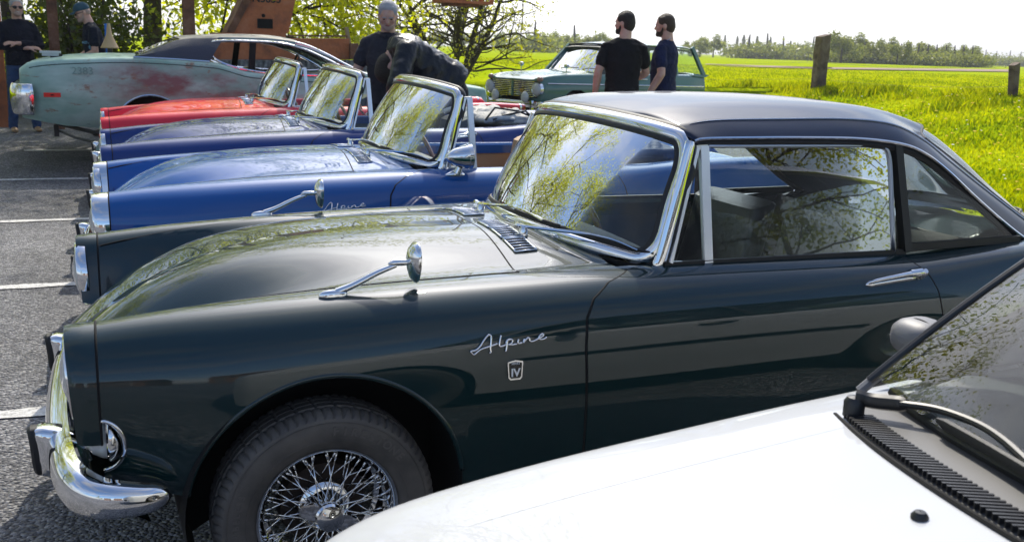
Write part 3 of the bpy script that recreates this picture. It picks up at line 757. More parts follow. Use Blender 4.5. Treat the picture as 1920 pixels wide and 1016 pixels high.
# ---- scuttle vents
def g_vent(side,k):
    """k 0: frame with slots (chrome), 1: dark base"""
    b=MB(); y0=side*.225; G=[]
    def P(dx,dy,h): return top_pt(.662+dx,y0+dy,h)
    if k==1:
        G=[[P(a,c,.0015) for c in np.linspace(-.165,.165,14)] for a in (-.032,0,.032)]; b.grid(np.array(G)); return b.mesh('vb',True,None,None)
    for c in (-.112,0,.112):
        for a in (-.034,.034): b.tube([P(a,c+d,.003) for d in np.linspace(-.050,.050,6)],.0035,6)
        for d in np.linspace(-.050,.050,6): b.tube([P(-.034,c+d,.003),P(0,c+d,.004),P(.034,c+d,.003)],.0036 if abs(d)>.04 else .0028,6)
    return b.mesh('vent',True,None,None)
# ---- interior
def g_seat():
    b=MB(); 
    def cushion(path,wd,th):
        G=[]
        for (x,z,tx,tz) in path:
            row=[]
            for t in np.linspace(0,2*math.pi,24,endpoint=False):
                c,s=math.cos(t),math.sin(t); c=np.sign(c)*abs(c)**.45; s=np.sign(s)*abs(s)**.45; bol=1+.25*abs(c)**4
                row.append((x+tx*s*th*bol,c*wd,z+tz*s*th*bol))
            G.append(row)
        G=np.array(G); b.grid(G,wrap=True); b.add(G[0],[tuple(range(24))]); b.add(G[-1],[tuple(range(24))])
    cushion([(1.30,.38,0,1),(1.31,.40,0,1),(1.40,.41,0,1),(1.6,.38,0,1),(1.76,.36,0,1),(1.78,.36,0,1)],.23,.06)
    cushion([(1.73,.36,1,.2),(1.77,.5,1,.2),(1.80,.62,1,.2),(1.845,.78,1,.2),(1.86,.86,1,.2),(1.868,.895,1,.2),(1.871,.905,.6,.2)],.225,.055)
    return b.mesh('seat',True,None,45)
def g_doorcard(side):
    b=MB(); b.grid(np.array([[(x,side*y,z) for z,y in ((.85,.598),(.845,.588),(.62,.590),(.60,.580),(.36,.585),(.34,.60))] for x in np.linspace(.95,2.1,12)])); return b.mesh('card',True,None,40)
def g_floor():
    b=MB(); b.box((1.55,0,.26),(1.6,1.2,.04)); b.box((1.45,0,.36),(1.5,.22,.2)); b.grid(np.array([[(2.16,y,.3),(2.19,y,.60),(2.25,y,.80),(2.31,y,.858)] for y in np.linspace(-.6,.6,8)])); return b.mesh('tub',True,None,40)
def g_swheel():
    b=MB(); c=np.array([1.19,.34,.80]); n=np.array([.93,0,.36]); n/=np.linalg.norm(n); a=np.array([0,1.,0]); d=np.cross(n,a)
    b.tube([c+.198*(math.cos(t)*a+math.sin(t)*d) for t in np.linspace(0,2*math.pi,60,endpoint=False)],.0125,10,closed=True); return b.mesh('sw',True,None,None)
def g_swspokes():
    b=MB(); c=np.array([1.19,.34,.80]); n=np.array([.93,0,.36]); n/=np.linalg.norm(n); a=np.array([0,1.,0]); d=np.cross(n,a); h=c-n*.03
    for t in (R(8),R(172),R(-90)): b.bar(h,c+.195*(math.cos(t)*a+math.sin(t)*d),.024,.004,n)
    b.tube([h-n*.03,h+n*.012,h+n*.02],[.045,.045,.02],16); b.tube([h,h-n*.28],.018,10)
    b.tube([h-n*.0+.10*(math.cos(t)*a+math.sin(t)*d) for t in np.linspace(R(200),R(340),24)],.004,6)
    return b.mesh('sws',True,None,40)
def g_mirrorin():
    b=MB(); c=np.array([.99,0,1.12]); b.ball((c[0],0,c[2]),1,8,(.018,.10,.026)); b.tube([(1.0,0,1.125),(.995,0,1.20)],.005,6); return b.mesh('im',True,None,None)
def g_handle(side):
    b=MB(); P=[side_pt(x,.795+.012*(x-1.65)/.2,side,.022+o) for x,o in ((1.648,-.014),(1.665,.002),(1.72,.008),(1.78,.010),(1.82,.009))]; b.tube(cspline(P,5),list(np.linspace(.004,.0095,21)),10,sx=1.0)
    e=side_pt(1.835,.806,side,.02); b.tube([side_pt(1.80,.805,side,.028),side_pt(1.842,.806,side,.030),side_pt(1.850,.806,side,.028)],[.013,.0145,.009],14)
    c0=side_pt(1.862,.807,side,-.002); c1=side_pt(1.862,.807,side,.026); c2=side_pt(1.862,.807,side,.034); b.tube([c0,c1,c2],[.015,.014,.008],16)
    return b.mesh('handle',True,None,40)
def g_handleplate(side):
    b=MB(); P=[side_pt(x,.793+.012*(x-1.65)/.2,side,.002) for x in np.linspace(1.64,1.85,14)]; b.tube(P,[.003]+[.011]*12+[.004],8,upv=(0,side,0)); return b.mesh('hp',True,None,None)
def g_taillight(side):
    b=MB(); p=S(3.20,np.linspace(3.2,5.9,18),side); c=p.mean(0); G=[p+np.array([.02,0,0]),(p-c)*.9+c+np.array([.055,0,0]),(p-c)*.1+c+np.array([.06,0,0])]; b.grid(np.array(G)); return b.mesh('tail',True,None,None)
def g_finband(side):
    b=MB(); vs=np.linspace(3.0,6.1,24); b.grid(np.array([Sn(3.195,vs,side,.003),Sn(3.207,vs,side,.005),Sn(3.216,vs,side,.003)])); return b.mesh('fin',True,None,None)
# ---- hardtop
HC=[(1.018,1.272),(1.05,1.292),(1.2,1.318),(1.45,1.328),(1.75,1.325),(1.98,1.308),(2.15,1.275),(2.30,1.225),(2.46,1.135),(2.62,1.03),(2.76,.945),(2.86,.885)]
HG=[(1.078,1.240,.492),(1.105,1.256,.499),(1.21,1.2705,.505),(1.45,1.275,.505),(1.70,1.276,.504),(1.885,1.260,.504),(2.02,1.212,.506),(2.14,1.143,.510),(2.28,1.062,.515),(2.42,.983,.521),(2.54,.916,.527),(2.62,.872,.532)]
HE=[(1.108,1.217,.556),(1.14,1.224,.563),(1.28,1.226,.566),(1.48,1.226,.567),(1.70,1.222,.568),(1.87,1.205,.570),(1.97,1.174,.573),(2.07,1.118,.578),(2.19,1.036,.584),(2.31,.958,.590),(2.41,.898,.595),(2.48,.862,.598)]
def ht_curves(n=8):
    c=cspline(np.array([(x,0,z) for x,z in HC]),n); g=cspline(np.array([(x,y,z) for x,z,y in HG]),n); e=cspline(np.array([(x,y,z) for x,z,y in HE]),n); return c,g,e
def g_hardtop(k,sides=(-1,1)):
    c,g,e=ht_curves(); b=MB()
    for side in sides:
        m=np.array([1,side,1]); rows=[]
        for i in range(len(c)):
            P=np.array([c[i]*[1,-1,1]+[.012,-.24,-.006],c[i],c[i]+[.012,.24,-.006],c[i]*.42+g[i]*.58+[0,.07,.012],g[i]])
            q=cspline(P,8)[8:]; rows.append(q*m)
        Gt=np.array(rows); n,mm=Gt.shape[:2]; mask=np.ones((n-1,mm-1),bool)
        i0,i1=[int(np.argmin(np.abs(c[:,0]-v))) for v in (2.24,2.80)]
        jw=int(mm*.72)
        if k==0:
            mask[i0:i1,:jw]=False; b.grid(Gt,flip=side>0,mask=mask)
            Gs=np.array([[g[i]*m,(g[i]+[0,.006,-.004])*m,(g[i]*.5+e[i]*.5+[0,.008,0])*m,e[i]*m,(e[i]+[0,-.02,-.004])*m] for i in range(len(c))]); b.grid(Gs,flip=side>0)
            # inner lining
            Gi=Gt.copy(); Gi[:,:,2]-=.022; b.grid(Gi,flip=side<0,mask=mask)
            hd=np.vstack([Gt[0],Gs[0,1:4]]); hw=np.array([ws_pt(side*math.asin(min(1,abs(q_[1])/.560)*math.sin(1.2))/1.2,1.0)+[0.022,0,-.004] for q_ in hd]); b.grid(np.array([hd,hd*.5+hw*.5+[-.003,0,.002],hw]))
        elif k==1:
            b.grid((Gt-np.array([0.004,0,.008]))[i0:i1+1,:jw+1],flip=side>0)
        elif k==2:  # window rubber
            rp=np.concatenate([Gt[i0,:jw],Gt[i0:i1,jw],Gt[i1,jw::-1]])-[0,0,.003]; b.tube(rp,.006,6)
        elif k==3: # bead on the shoulder
            b.tube((g[10:]+[0,.002,.000])*m,np.concatenate([np.linspace(.0005,.0036,14),np.full(len(g)-24,.0036)]),6)
        elif k==4: # bright drip rail
            b.tube((e+[0,.004,-.002])*m,.0052,6)
        elif k==5: # black seal below the rail
            b.tube((e[4:-3]+[.0,-.008,-.017])*m,.012,6); 
            T=lambda x,z:side_plane(x,z,side)
            b.bar(T(1.862,1.20),T(1.905,.862),.028,.03,(0,1,0)); b.bar(T(1.905,.874),T(2.40,.880),.024,.022,(0,1,0)); b.bar(T(1.0,.862),T(1.9,.858),.02,.014,(0,1,0))
    return b.mesh('ht',True,1e-5,40,fixn=(k!=0))
def g_doorglass(side):
    b=MB(); T=lambda x,z:side_plane(x,z,side); b.add([T(1.158,.858),T(1.865,.858),T(1.852,1.10),T(1.842,1.175),T(1.82,1.196),T(1.78,1.204),T(1.15,1.207)],[(0,1,2,3,4,5,6)]); return b.mesh('dg',False)
def g_doorglassframe(side):
    b=MB(); T=lambda x,z:side_plane(x,z,side); P=[T(1.853,.86),T(1.840,1.10),T(1.830,1.170),T(1.810,1.190),T(1.775,1.197),T(1.155,1.200)]; b.tube(cspline(np.array(P),4),.007,6,sx=1.4); return b.mesh('dgf',True,None,None)
def g_quarterglass(side):
    b=MB(); T=lambda x,z:side_plane(x,z,side); b.add([T(1.89,.872),T(2.38,.888),T(2.28,.962),T(2.17,1.036),T(2.05,1.110),T(1.95,1.158),T(1.87,1.178)],[tuple(range(7))]); return b.mesh('qg',False)
navysat=mat('navy_hardtop_paint',(.010,.020,.048),.5,spec=.1,coat=.5); navysat.node_tree.nodes['Principled BSDF'].inputs['Coat Roughness'].default_value=.05; navysat.node_tree.nodes['Principled BSDF'].inputs['Coat IOR'].default_value=1.42
glass_amber=glassmat('sidelight_glass',(.95,.9,.8))
lensg=mat('lamp_lens',(.75,.78,.78),.08,0,coat=1,Transmission_Weight=.35)
wood=mat('varnished_wood_rim',(.20,.07,.025),.25,coat=.7); noisecol(wood,[(.12,.04,.015),(.26,.10,.035)],scale=30,detail=4)
dashm=mat('dashboard_vinyl',(.02,.02,.022),.5)
tailm=mat('red_tail_lens',(.35,.008,.008),.15,coat=.5)
badgeblk=mat('badge_black',(.008,.008,.008),.25)
badgewht=mat('badge_white',(.85,.85,.83),.4)
def make_alpine(loc,pnt,label,seatm,hardtop=False,chrome_nac=False,doormirror=False,wingmirrors=False,script=True,detail=False,rz=0.0,ry=0.0,tubm=None):
    r=empty('classic_roadster',loc,(0,ry,rz),label,'car','classic roadsters parked in a row')
    bd=mk('body',geo('body',body_mesh),pnt,r)
    mk('nose_panel',geo('nose',g_nose),pnt,r); gr=mk('grille',geo('grille',g_grille),chrome,r); mk('grille_recess',geo('grb',g_grilleback),dark,gr)
    bn=mk('bonnet',geo('bonnet',g_bonnet),pnt,r); mk('bonnet_gap',geo('bgap',g_bonnetgap),gapm,bn)
    for s,nm in ((-1,'n'),(1,'f')):
        d=mk('door',geo('door'+nm,lambda:g_door(s)),pnt,r); mk('door_gap',geo('dgap'+nm,lambda:g_doorgap(s,(DF,))),gapm,d); mk('door_gap',geo('dgapr'+nm,lambda:g_doorgap(s,(DR,))),gapm,d)
        mk('door_handle',geo('hd'+nm,lambda:g_handle(s)),chrome,d); mk('handle_plate',geo('hp'+nm,lambda:g_handleplate(s)),chrome,d)
        mk('door_card',geo('dc'+nm,lambda:g_doorcard(s)),tubm or seatm,d)
        h=mk('headlamp',geo('nac'+nm,lambda:g_nacelle(s)),chrome if chrome_nac else pnt,r); mk('lamp_gap',geo('ngap'+nm,lambda:g_nacgap(s)),gapm,h)
        mk('lens',geo('lens'+nm,lambda:g_lens(s)),lensg,h); mk('lamp_rim',geo('lr'+nm,lambda:g_lampring(s)),chrome,h)
        sl=mk('side_light',geo('sl'+nm,lambda:g_sidelight(s)),lensg,r); mk('rim',geo('slr'+nm,lambda:g_sidelight_ring(s)),chrome,sl); mk('bezel',geo('slb'+nm,lambda:g_bezel(s)),chrome,sl)
        ov=mk('overrider',geo('ov'+nm,lambda:g_overrider(s)),chrome,r); mk('rubber_pad',geo('op'+nm,lambda:g_overpad(s)),rubber,ov)
        mk('arch_lip',geo('al'+nm,lambda:g_archlip(s,ARC)),pnt,r); mk('arch_lip',geo('al2'+nm,lambda:g_archlip(s,ARC2)),pnt,r)
        wheel(r,0,s*.645,s,detail and s<0,spin=.3); wheel(r,2.184,s*.635,s,False,.8)
        vf=mk('quarter_light',geo('vf'+nm,lambda:g_ventframe(s)),alu,r); mk('pane',geo('vg'+nm,lambda:g_ventglass(s)),glass_clean,vf)
        v=mk('scuttle_vent',geo('vt'+nm,lambda:g_vent(s,0)),chrome,r); mk('vent_recess',geo('vb'+nm,lambda:g_vent(s,1)),dark,v)
        st=mk('seat',geo('seat',g_seat),seatm,r); st.location=(0,s*.30,0)
        mk('tail_lamp',geo('tl'+nm,lambda:g_taillight(s)),tailm,r); mk('fin_trim',geo('fb'+nm,lambda:g_finband(s)),chrome,r)
        if script and s<0:
            mk('name_script',geo('sc'+nm,lambda:g_script(s)),chrome,r)
        if wingmirrors:
            wm=mk('wing_mirror',geo('wm'+nm,lambda:g_wingmirror(s)),chrome,r); mk('mirror_head',geo('wmh'+nm,lambda:g_wingmirror_head(s)),chrome,wm)
    mk('bumper',geo('bumper',g_bumper),chrome,r)
    
    for s_ in (-1,1):
        mk('wheel_arch_liner',geo('liner%d'%s_,lambda:g_archliner(ARC,s_)),dark,r); mk('wheel_arch_liner',geo('linerb%d'%s_,lambda:g_archliner(ARC2,s_)),dark,r)
    wf=mk('windscreen_frame',geo('wsf',g_wsframe),chrome,r); mk('gasket',geo('wsg',g_wsgasket),rubber,wf)
    mk('windscreen',geo('wsglass',g_wsglass),glass,r)
    for s_ in (-1,1): mk('windscreen_pillar',geo('wpl%d'%s_,lambda:g_pillar(s_)),chrome,r)
    mk('dashboard',geo('dash',g_dash),dashm,r)
    for i,yp in enumerate((.12,-.26)):
        wp=mk('wiper',geo('wip%d'%i,lambda:g_wiper(yp)),chrome,r); mk('blade',geo('wb%d'%i,lambda:g_wiperblade(yp)),rubber,wp)
    mk('floor_tub',geo('tub',g_floor),tubm or dashm,r)
    sw=mk('steering_wheel',geo('sw',g_swheel),wood,r); mk('spokes',geo('sws',g_swspokes),steel,sw)
    mk('interior_mirror',geo('imr',g_mirrorin),black,r)
    if hardtop:
        ht=mk('hardtop',geo('ht0',lambda:g_hardtop(0)),navysat,r); mk('rear_window',geo('ht1',lambda:g_hardtop(1)),glass_clean,ht); mk('window_seal',geo('ht2',lambda:g_hardtop(2)),rubber,ht)
        for sd_ in (-1,1):
            mk('roof_bead',g_hardtop(3,(sd_,)),alu_dull,ht); mk('drip_rail',g_hardtop(4,(sd_,)),chrome,ht); mk('side_seal',g_hardtop(5,(sd_,)),rubber,ht)
        for s,nm in ((-1,'n'),(1,'f')):
            g=mk('side_window',geo('dg'+nm,lambda:g_doorglass(s)),glass_clean,r); mk('frame',geo('dgf'+nm,lambda:g_doorglassframe(s)),alu_dull,g)
            mk('rear_quarter_window',geo('qg'+nm,lambda:g_quarterglass(s)),glass_clean,r)
    return r
alu_dull=mat('dull_aluminium',(.42,.47,.55),.32,1.0)
leather_black=bump(mat('black_leather',(.018,.02,.024),.35),60,.25,.004)
leather_tan=bump(mat('tan_leather',(.42,.26,.14),.5),60,.2,.004)
GREEN=paint('dark_green_paint',(.002,.019,.021))
BLUE=paint('blue_paint',(.0003,.085,.32)); NAVY=paint('navy_paint',(.001,.026,.16)); RED=paint('red_paint',(.80,.010,.03))
X0=.4705
car_g=make_alpine((X0,3.005,0),GREEN,'dark green roadster with navy hardtop, nearest of the parked row',leather_black,hardtop=True,wingmirrors=True,detail=True)
s=-1
bdg=mk('series_badge',g_badge(-1,0),chrome,car_g); mk('badge_field',g_badge(-1,1),badgeblk,bdg)
p=side_pt(.479,.640,-1,.0); n_=side_pt(.479,.640,-1,.02)-p
put_text('numeral','IV',.030,badgewht,bdg,sideM(side_pt(.479,.638,-1,.0072),n_,(1,0,0)),.0006,True)
put_text('series_word','SERIES',.0085,badgewht,bdg,sideM(side_pt(.479,.663,-1,.0072),n_,(1,0,0)),.0004)
car_b=make_alpine((X0+.05,5.13,gz(.5,5.1)),BLUE,'bright blue open roadster with tan interior and chrome headlamp surrounds',leather_tan,chrome_nac=True,rz=0,ry=R(-.7))
car_n=make_alpine((X0+.09,7.27,0),NAVY,'dark navy open roadster with folded cream hood',leather_black,script=False,ry=R(-1.25))
car_r=make_alpine((X0+.09,9.58,0),RED,'red open roadster, farthest of the parked row',leather_black,script=False,ry=R(-1.25))

# door mirror of the blue car
b=MB(); c=np.array([1.045,-.70,.925]); b.tube([c+[-.075,0,-.002],c+[-.06,0,0],c+[-.03,0,.002],c+[.01,0,.004],c+[.035,0,.005],c+[.036,0,.005],c+[.055,0,.006],c+[.058,0,.006]],[.003,.022,.042,.054,.058,.061,.061,.055],20)
b.tube([c+[.0,0,-.045],c+[-.01,.005,-.075]],[.016,.020],12); b.tube([c+[-.065,.02,-.086],c+[-.03,.02,-.082],c+[.01,.02,-.082],c+[.03,.02,-.086]],[.006,.020,.018,.006],12,sx=1.2); b.build('door_mirror',chrome,car_b)
# folded hoods
def hood(car,x0,m,seed,wd=.50,h=.07):
    rg=np.random.default_rng(seed); b=MB()
    b.ball((x0+.24,0,.875),1,12,(.25,wd,.05+h*.35))
    for k in range(26):
        y=rg.uniform(-wd*.95,wd*.95); x=x0+rg.uniform(.02,.42); a=rg.normal()*.7; l=rg.uniform(.06,.16); z=.885+h*.55*max(.1,1-((x-x0-.24)/.25)**2)*max(.1,1-(y/wd)**2)+rg.uniform(-.008,.02)
        P=[(x+l*t*math.cos(a)*.6,y+l*t*math.sin(a+1.2),z+.018*(1-t*t)+.006*rg.normal()) for t in (-1,-.5,0,.5,1)]; b.tube(cspline(np.array(P),3),list(.008+.014*np.sin(np.linspace(.2,2.9,13))),8,sx=1.5)
    for s_ in (-1,1): b.tube(cspline(np.array([(x0,s_*wd*.95,.885),(x0+.1,s_*wd,.91),(x0+.3,s_*wd*.9,.90),(x0+.45,s_*wd*.6,.885)]),4),.022,8)
    o=mk('folded_hood',blob_(b,.009,2),m,car); return o
def blob_(b,vox=.014,it=4):
    me=b.mesh('hood',True,None,None); o=bpy.data.objects.new('h',me); COL.objects.link(o); m=o.modifiers.new('r','REMESH'); m.mode='VOXEL'; m.voxel_size=vox; sm_=o.modifiers.new('s','SMOOTH'); sm_.factor=.5; sm_.iterations=it
    dg=bpy.context.evaluated_depsgraph_get(); r=bpy.data.meshes.new_from_object(o.evaluated_get(dg)); bpy.data.objects.remove(o); r.polygons.foreach_set('use_smooth',[True]*len(r.polygons)); return r
creamcl=mat('cream_hood_cloth',(.55,.53,.48),.9); bump(creamcl,30,.5,.02); bluecl=mat('dark_blue_hood_cloth',(.012,.03,.10),.7); bump(bluecl,30,.5,.02)
hood(car_n,2.02,creamcl,3); hood(car_b,2.05,bluecl,4,.54,.05); hood(car_r,2.05,leather_black,5,.5,.05)
for cr__ in (car_n,car_r):
    b=MB(); 
    for dx in (0,.06): b.tube([(2.02+dx,-.52,.90),(2.10+dx,-.50,.985-dx),(2.30+dx,-.46,.955),(2.42,-.44,.91)],.008,6)
    b.build('hood_frame',black,cr__)
# ================================================================ WHITE HATCHBACK in the foreground (local = world x, y-0.55)
WHITE=paint('white_paint',(.50,.51,.52),.3); WHITE.node_tree.nodes['Principled BSDF'].inputs['Coat Weight'].default_value=.6
greyplastic=bump(mat('grey_textured_plastic',(.17,.17,.18),.5),300,.2,.001)
trimblk=mat('black_trim',(.012,.012,.013),.35)
def g_white_body():
    xs=np.concatenate([np.linspace(.165,.32,16),np.linspace(.34,1.2,34),np.linspace(1.24,3.95,50)]); b=MB()
    zc=lambda x:pchip([.165,.19,.24,.35,.6,.9,1.2,1.3,3.6,3.95],[.66,.735,.79,.838,.878,.908,.930,.93,.93,.85],x)
    zr=lambda x:pchip([.165,.19,.24,.30,.381,.588,.877,1.093,1.197,1.5,2.4,3.5,3.95],[.66,.735,.778,.797,.812,.836,.860,.876,.882,.90,.925,.93,.84],x)
    yw=lambda x:pchip([.165,.24,.4,.8,1.5,3.0,3.7,3.95],[.70,.765,.80,.818,.83,.82,.78,.66],x)
    yr=lambda x:yw(x)-.085
    def zb(x):
        z=float(np.interp(x,[.165,.35,3.6,3.95],[.24,.20,.22,.3]))
        for c in (.80,3.22):
            d=.335**2-(x-c)**2
            if d>0: z=max(z,.30+math.sqrt(d))
        return z
    G={-1:[],1:[]}
    xs=np.array(sorted(list(xs)+[c+.335*math.sin(a) for c in (.80,3.22) for a in np.linspace(-1.57,1.57,31)]))
    for x in xs:
        P=np.array([(-.25,zc(x)-.006),(0,zc(x)),(.25,zc(x)-.006),(.48,zc(x)*.55+zr(x)*.45),(yr(x),zr(x)),(yw(x)-.022,zr(x)-.055),(yw(x)-.005,zr(x)-.13),(yw(x),.60),(yw(x)-.008,.45),(yw(x)-.05,.2)])
        q=cspline(P,8)[8:]; z=zb(x); k=40; top=q[:k]; low=q[k:]
        # compress the lower rows above the arch
        zz=np.minimum(low[:,1],top[-1,1]); t=np.linspace(0,1,len(low)+1)[1:]; zn=top[-1,1]+(min(z,top[-1,1]-.02)-top[-1,1])*t
        yn=np.interp(-zn,-np.concatenate([[top[-1,1]],low[:,1]]),np.concatenate([[top[-1,0]],low[:,0]])); q=np.vstack([top,np.stack([yn,zn],1)])
        for s in (-1,1): G[s].append([(x-.03*(1-min(1,abs(a)/.7)**2)*float(np.clip((.45-x)/.28,0,1)),s*a,h) for a,h in q])
    for s in (-1,1):
        g=np.array(G[s]); n,m=g.shape[:2]; mask=np.ones((n-1,m-1),bool)
        for i in range(n-1):
            if 1.30<xs[i]<3.7: mask[i,:30]=False
        b.grid(g,flip=s>0,mask=mask)
        f=g[0]; c=np.stack([f[:,0]+.02,f[:,1]*.3,np.full(len(f),.45)],1); b.grid(np.array([f,f*.5+c*.5+[-.015,0,0],c]))
        f=g[-1]; c=np.stack([f[:,0]+.03,f[:,1]*.2,np.full(len(f),.6)],1); b.grid(np.array([f,f*.5+c*.5+[.03,0,0],c]))
    return b.mesh('wb',True,1e-4,40,fixn=True),zc,zr,yr
wr=empty('white_hatchback',(0,.55,0),label='white hatchback in the foreground with black wipers and cowl grille',cat='car')
wme,wzc,wzr,wyr=g_white_body()
mk('body',wme,WHITE,wr)
def wtop(x,y):
    zc,zr,yr=float(wzc(x)),float(wzr(x)),float(wyr(x)); a=abs(y); q=cspline(np.array([(-.25,zc-.006),(0,zc),(.25,zc-.006),(.48,zc*.55+zr*.45),(yr,zr)]),10)[10:]; return float(np.interp(a,q[:,0],q[:,1]))
# rear edge of the bonnet
def wrear(y): # local y
    return .960+.115*(min(abs(y),.66)/.62)**2.2+ (0 if abs(y)<.66 else (abs(y)-.66)*1.2)
b=MB(); P=[(wrear(y),y,wtop(wrear(y),y)+.0015) for y in np.linspace(-.66,.66,50)]; b.tube(P,.0045,6); b.build('bonnet_gap',gapm,wr)
# bonnet side gaps
for s in (-1,1):
    b=MB(); b.tube([(x,s*(.60-.02*(1.1-x)),wtop(x,.60-.02*(1.1-x))+.0006) for x in np.linspace(.27,1.06,40)],.0022,5); b.build('bonnet_gap',gapm,wr)
# cowl panel and its slats
def glass_base(y): return 1.075+.150*(abs(y)/.66)**2.3
b=MB(); G=[]
for y in np.linspace(-.68,.68,50):
    x0=wrear(y)+.006; x1=glass_base(y); z0=wtop(x0,y)+.003; z1_=wtop(x1+.02,y)+.006; G.append([(x0,y,z0),(x0*.65+x1*.35,y,z0*.65+z1_*.35+.001),(x0*.3+x1*.7,y,z0*.3+z1_*.7+.002),(x1+.02,y,z1_+.006)])
b.grid(np.array(G)); b.build('cowl_panel',mat('cowl_plastic',(.06,.06,.062),.45),wr)
sm=MB().box((0,0,0),(.046,.0042,.008)).mesh('slat',False)
ys_=np.linspace(-.62,.62,118)
for i,y in enumerate(ys_):
    x=wrear(y)+.030; o=mk('cowl_slat',sm,black if i%1==0 else black,wr); sl=(wrear(y+.02)-wrear(y-.02))/.04
    o.location=(x,y,wtop(x,y)+.0065); o.rotation_euler=(0,0,-.45 if y>0 else -.45)
b=MB(); b.tube([(glass_base(y)-.006,y,wtop(glass_base(y),y)+.016) for y in np.linspace(-.67,.67,50)],.011,8); b.build('windscreen_seal',rubber,wr)
# windscreen
def wws(u,w_):
    yb=.695*u; pb=np.array([glass_base(yb*.95)-.018*u*u,yb,wtop(glass_base(yb*.95),yb)+.012+.030*abs(u)**3]); yt=.555*u; pt=np.array([1.66+.11*abs(u)**2.2,yt,1.385-.055*u*u]); p=pb*(1-w_)+pt*w_; p[2]+=.028*4*w_*(1-w_); return p
G=np.array([[wws(u,w_) for u in np.linspace(-1,1,30)] for w_ in np.linspace(0,1,14)])
MB().grid(G).build('windscreen',glass_clean,wr)
for s in (-1,1):
    P=[wws(s*1.01,w_) for w_ in np.linspace(-.02,1,16)]; b=MB(); b.tube(P,.007,8); b.build('windscreen_pillar_seal',trimblk,wr)
    P=[wws(s*1.0,w_)+np.array([.010,s*.012,-.006]) for w_ in np.linspace(-.05,1,16)]; b=MB(); b.tube(P,.009,8); b.build('windscreen_pillar',greyplastic,wr)
# roof, side glass, pillars
G=np.array([[(x,y,z-.10*(abs(y)/.6)**3) for y in np.linspace(-.58,.58,16)] for x,z in ((1.74,1.375),(1.86,1.41),(2.2,1.445),(2.6,1.455),(3.1,1.43),(3.45,1.38),(3.6,1.33))]); MB().grid(G).build('roof',WHITE,wr)
for s in (-1,1):
    b=MB(); b.grid(np.array([[(x,s*(.73-.16*t),.91+t*(z-.91)) for t in (0,.5,1)] for x,z in ((1.33,.98),(1.72,1.24),(1.9,1.31),(2.4,1.345),(3.0,1.33),(3.4,1.29),(3.65,1.1))])); b.build('side_window',glassmat('tinted_glass',(.5,.56,.55)),wr)
    b=MB(); b.bar((2.38,s*.735,.91),(2.42,s*.57,1.36),.05,.03,(0,1,0)); b.build('door_pillar',trimblk,wr)
    b=MB(); b.tube([(1.36,s*.742,.906),(1.8,s*.745,.918),(2.6,s*.745,.93),(3.6,s*.72,.93)],.012,6); b.build('window_seal',trimblk,wr)
    b=MB(); b.tube([(.9+.36,s*.832,.55),(2,s*.842,.55),(2.9,s*.835,.55)],.016,6,sx=.6); b.build('rub_strip',trimblk,wr)
    b=MB(); b.tube([(2.05,s*.838,.80),(2.12,s*.856,.805),(2.22,s*.838,.80)],.013,8); b.build('door_handle',trimblk,wr)
    b=MB(); b.add([(1.24,s*.735,.895),(1.66,s*.742,.915),(1.66,s*.70,1.06),(1.50,s*.665,1.045)],[(0,1,2,3)]); b.build('mirror_corner_panel',trimblk,wr,smooth=False)
    # door mirror: housing, foot
    P=onY(1722,634,1.46); c=np.array([P[0],s*.91,P[2]]); b=MB(); secs=[]
    for dx,k in ((-.045,.15),(-.041,.55),(-.028,.85),(-.008,1.0),(.020,1.03),(.034,1.0),(.036,.9)):
        secs.append([(c[0]+dx,c[1]+k*.058*np.sign(math.cos(t))*abs(math.cos(t))**.7,c[2]+k*.038*np.sign(math.sin(t))*abs(math.sin(t))**.7) for t in np.linspace(0,2*math.pi,28,endpoint=False)])
    b.grid(np.array(secs),wrap=True); b.add(secs[-1],[tuple(range(28))]); b.add(secs[0],[tuple(range(28))]); mh=b.build('door_mirror',greyplastic,wr)
    b=MB(); b.tube([(c[0]+.0,c[1]+.0586*math.cos(t),c[2]+.0386*math.sin(t)) for t in np.linspace(0,2*math.pi,32,endpoint=False)],.0018,5,closed=True); b.build('housing_seam',gapm,mh)
    b=MB(); b.tube([(c[0]-.03,s*.74,.91),(c[0]-.02,s*.85,c[2]-.03)],[.035,.028],10); b.build('mirror_foot',trimblk,mh)
# interior
b=MB(); G=[]
for y in np.linspace(-.64,.64,14): G.append([(1.12+.10*(abs(y)/.64)**2,y,.915),(1.35,y,.935),(1.62,y,.90),(1.68,y,.80),(1.70,y,.45)])
b.grid(np.array(G)); b.build('dashboard',mat('grey_dash',(.045,.047,.05),.55),wr)
b=MB(); b.box((2.5,0,.35),(2.3,1.4,.06)); b.build('cabin_floor',dark,wr)
for s in (-1,1):
    st=mk('seat',geo('seat',g_seat),dashm,wr); st.location=(.55,s*.36,.22)
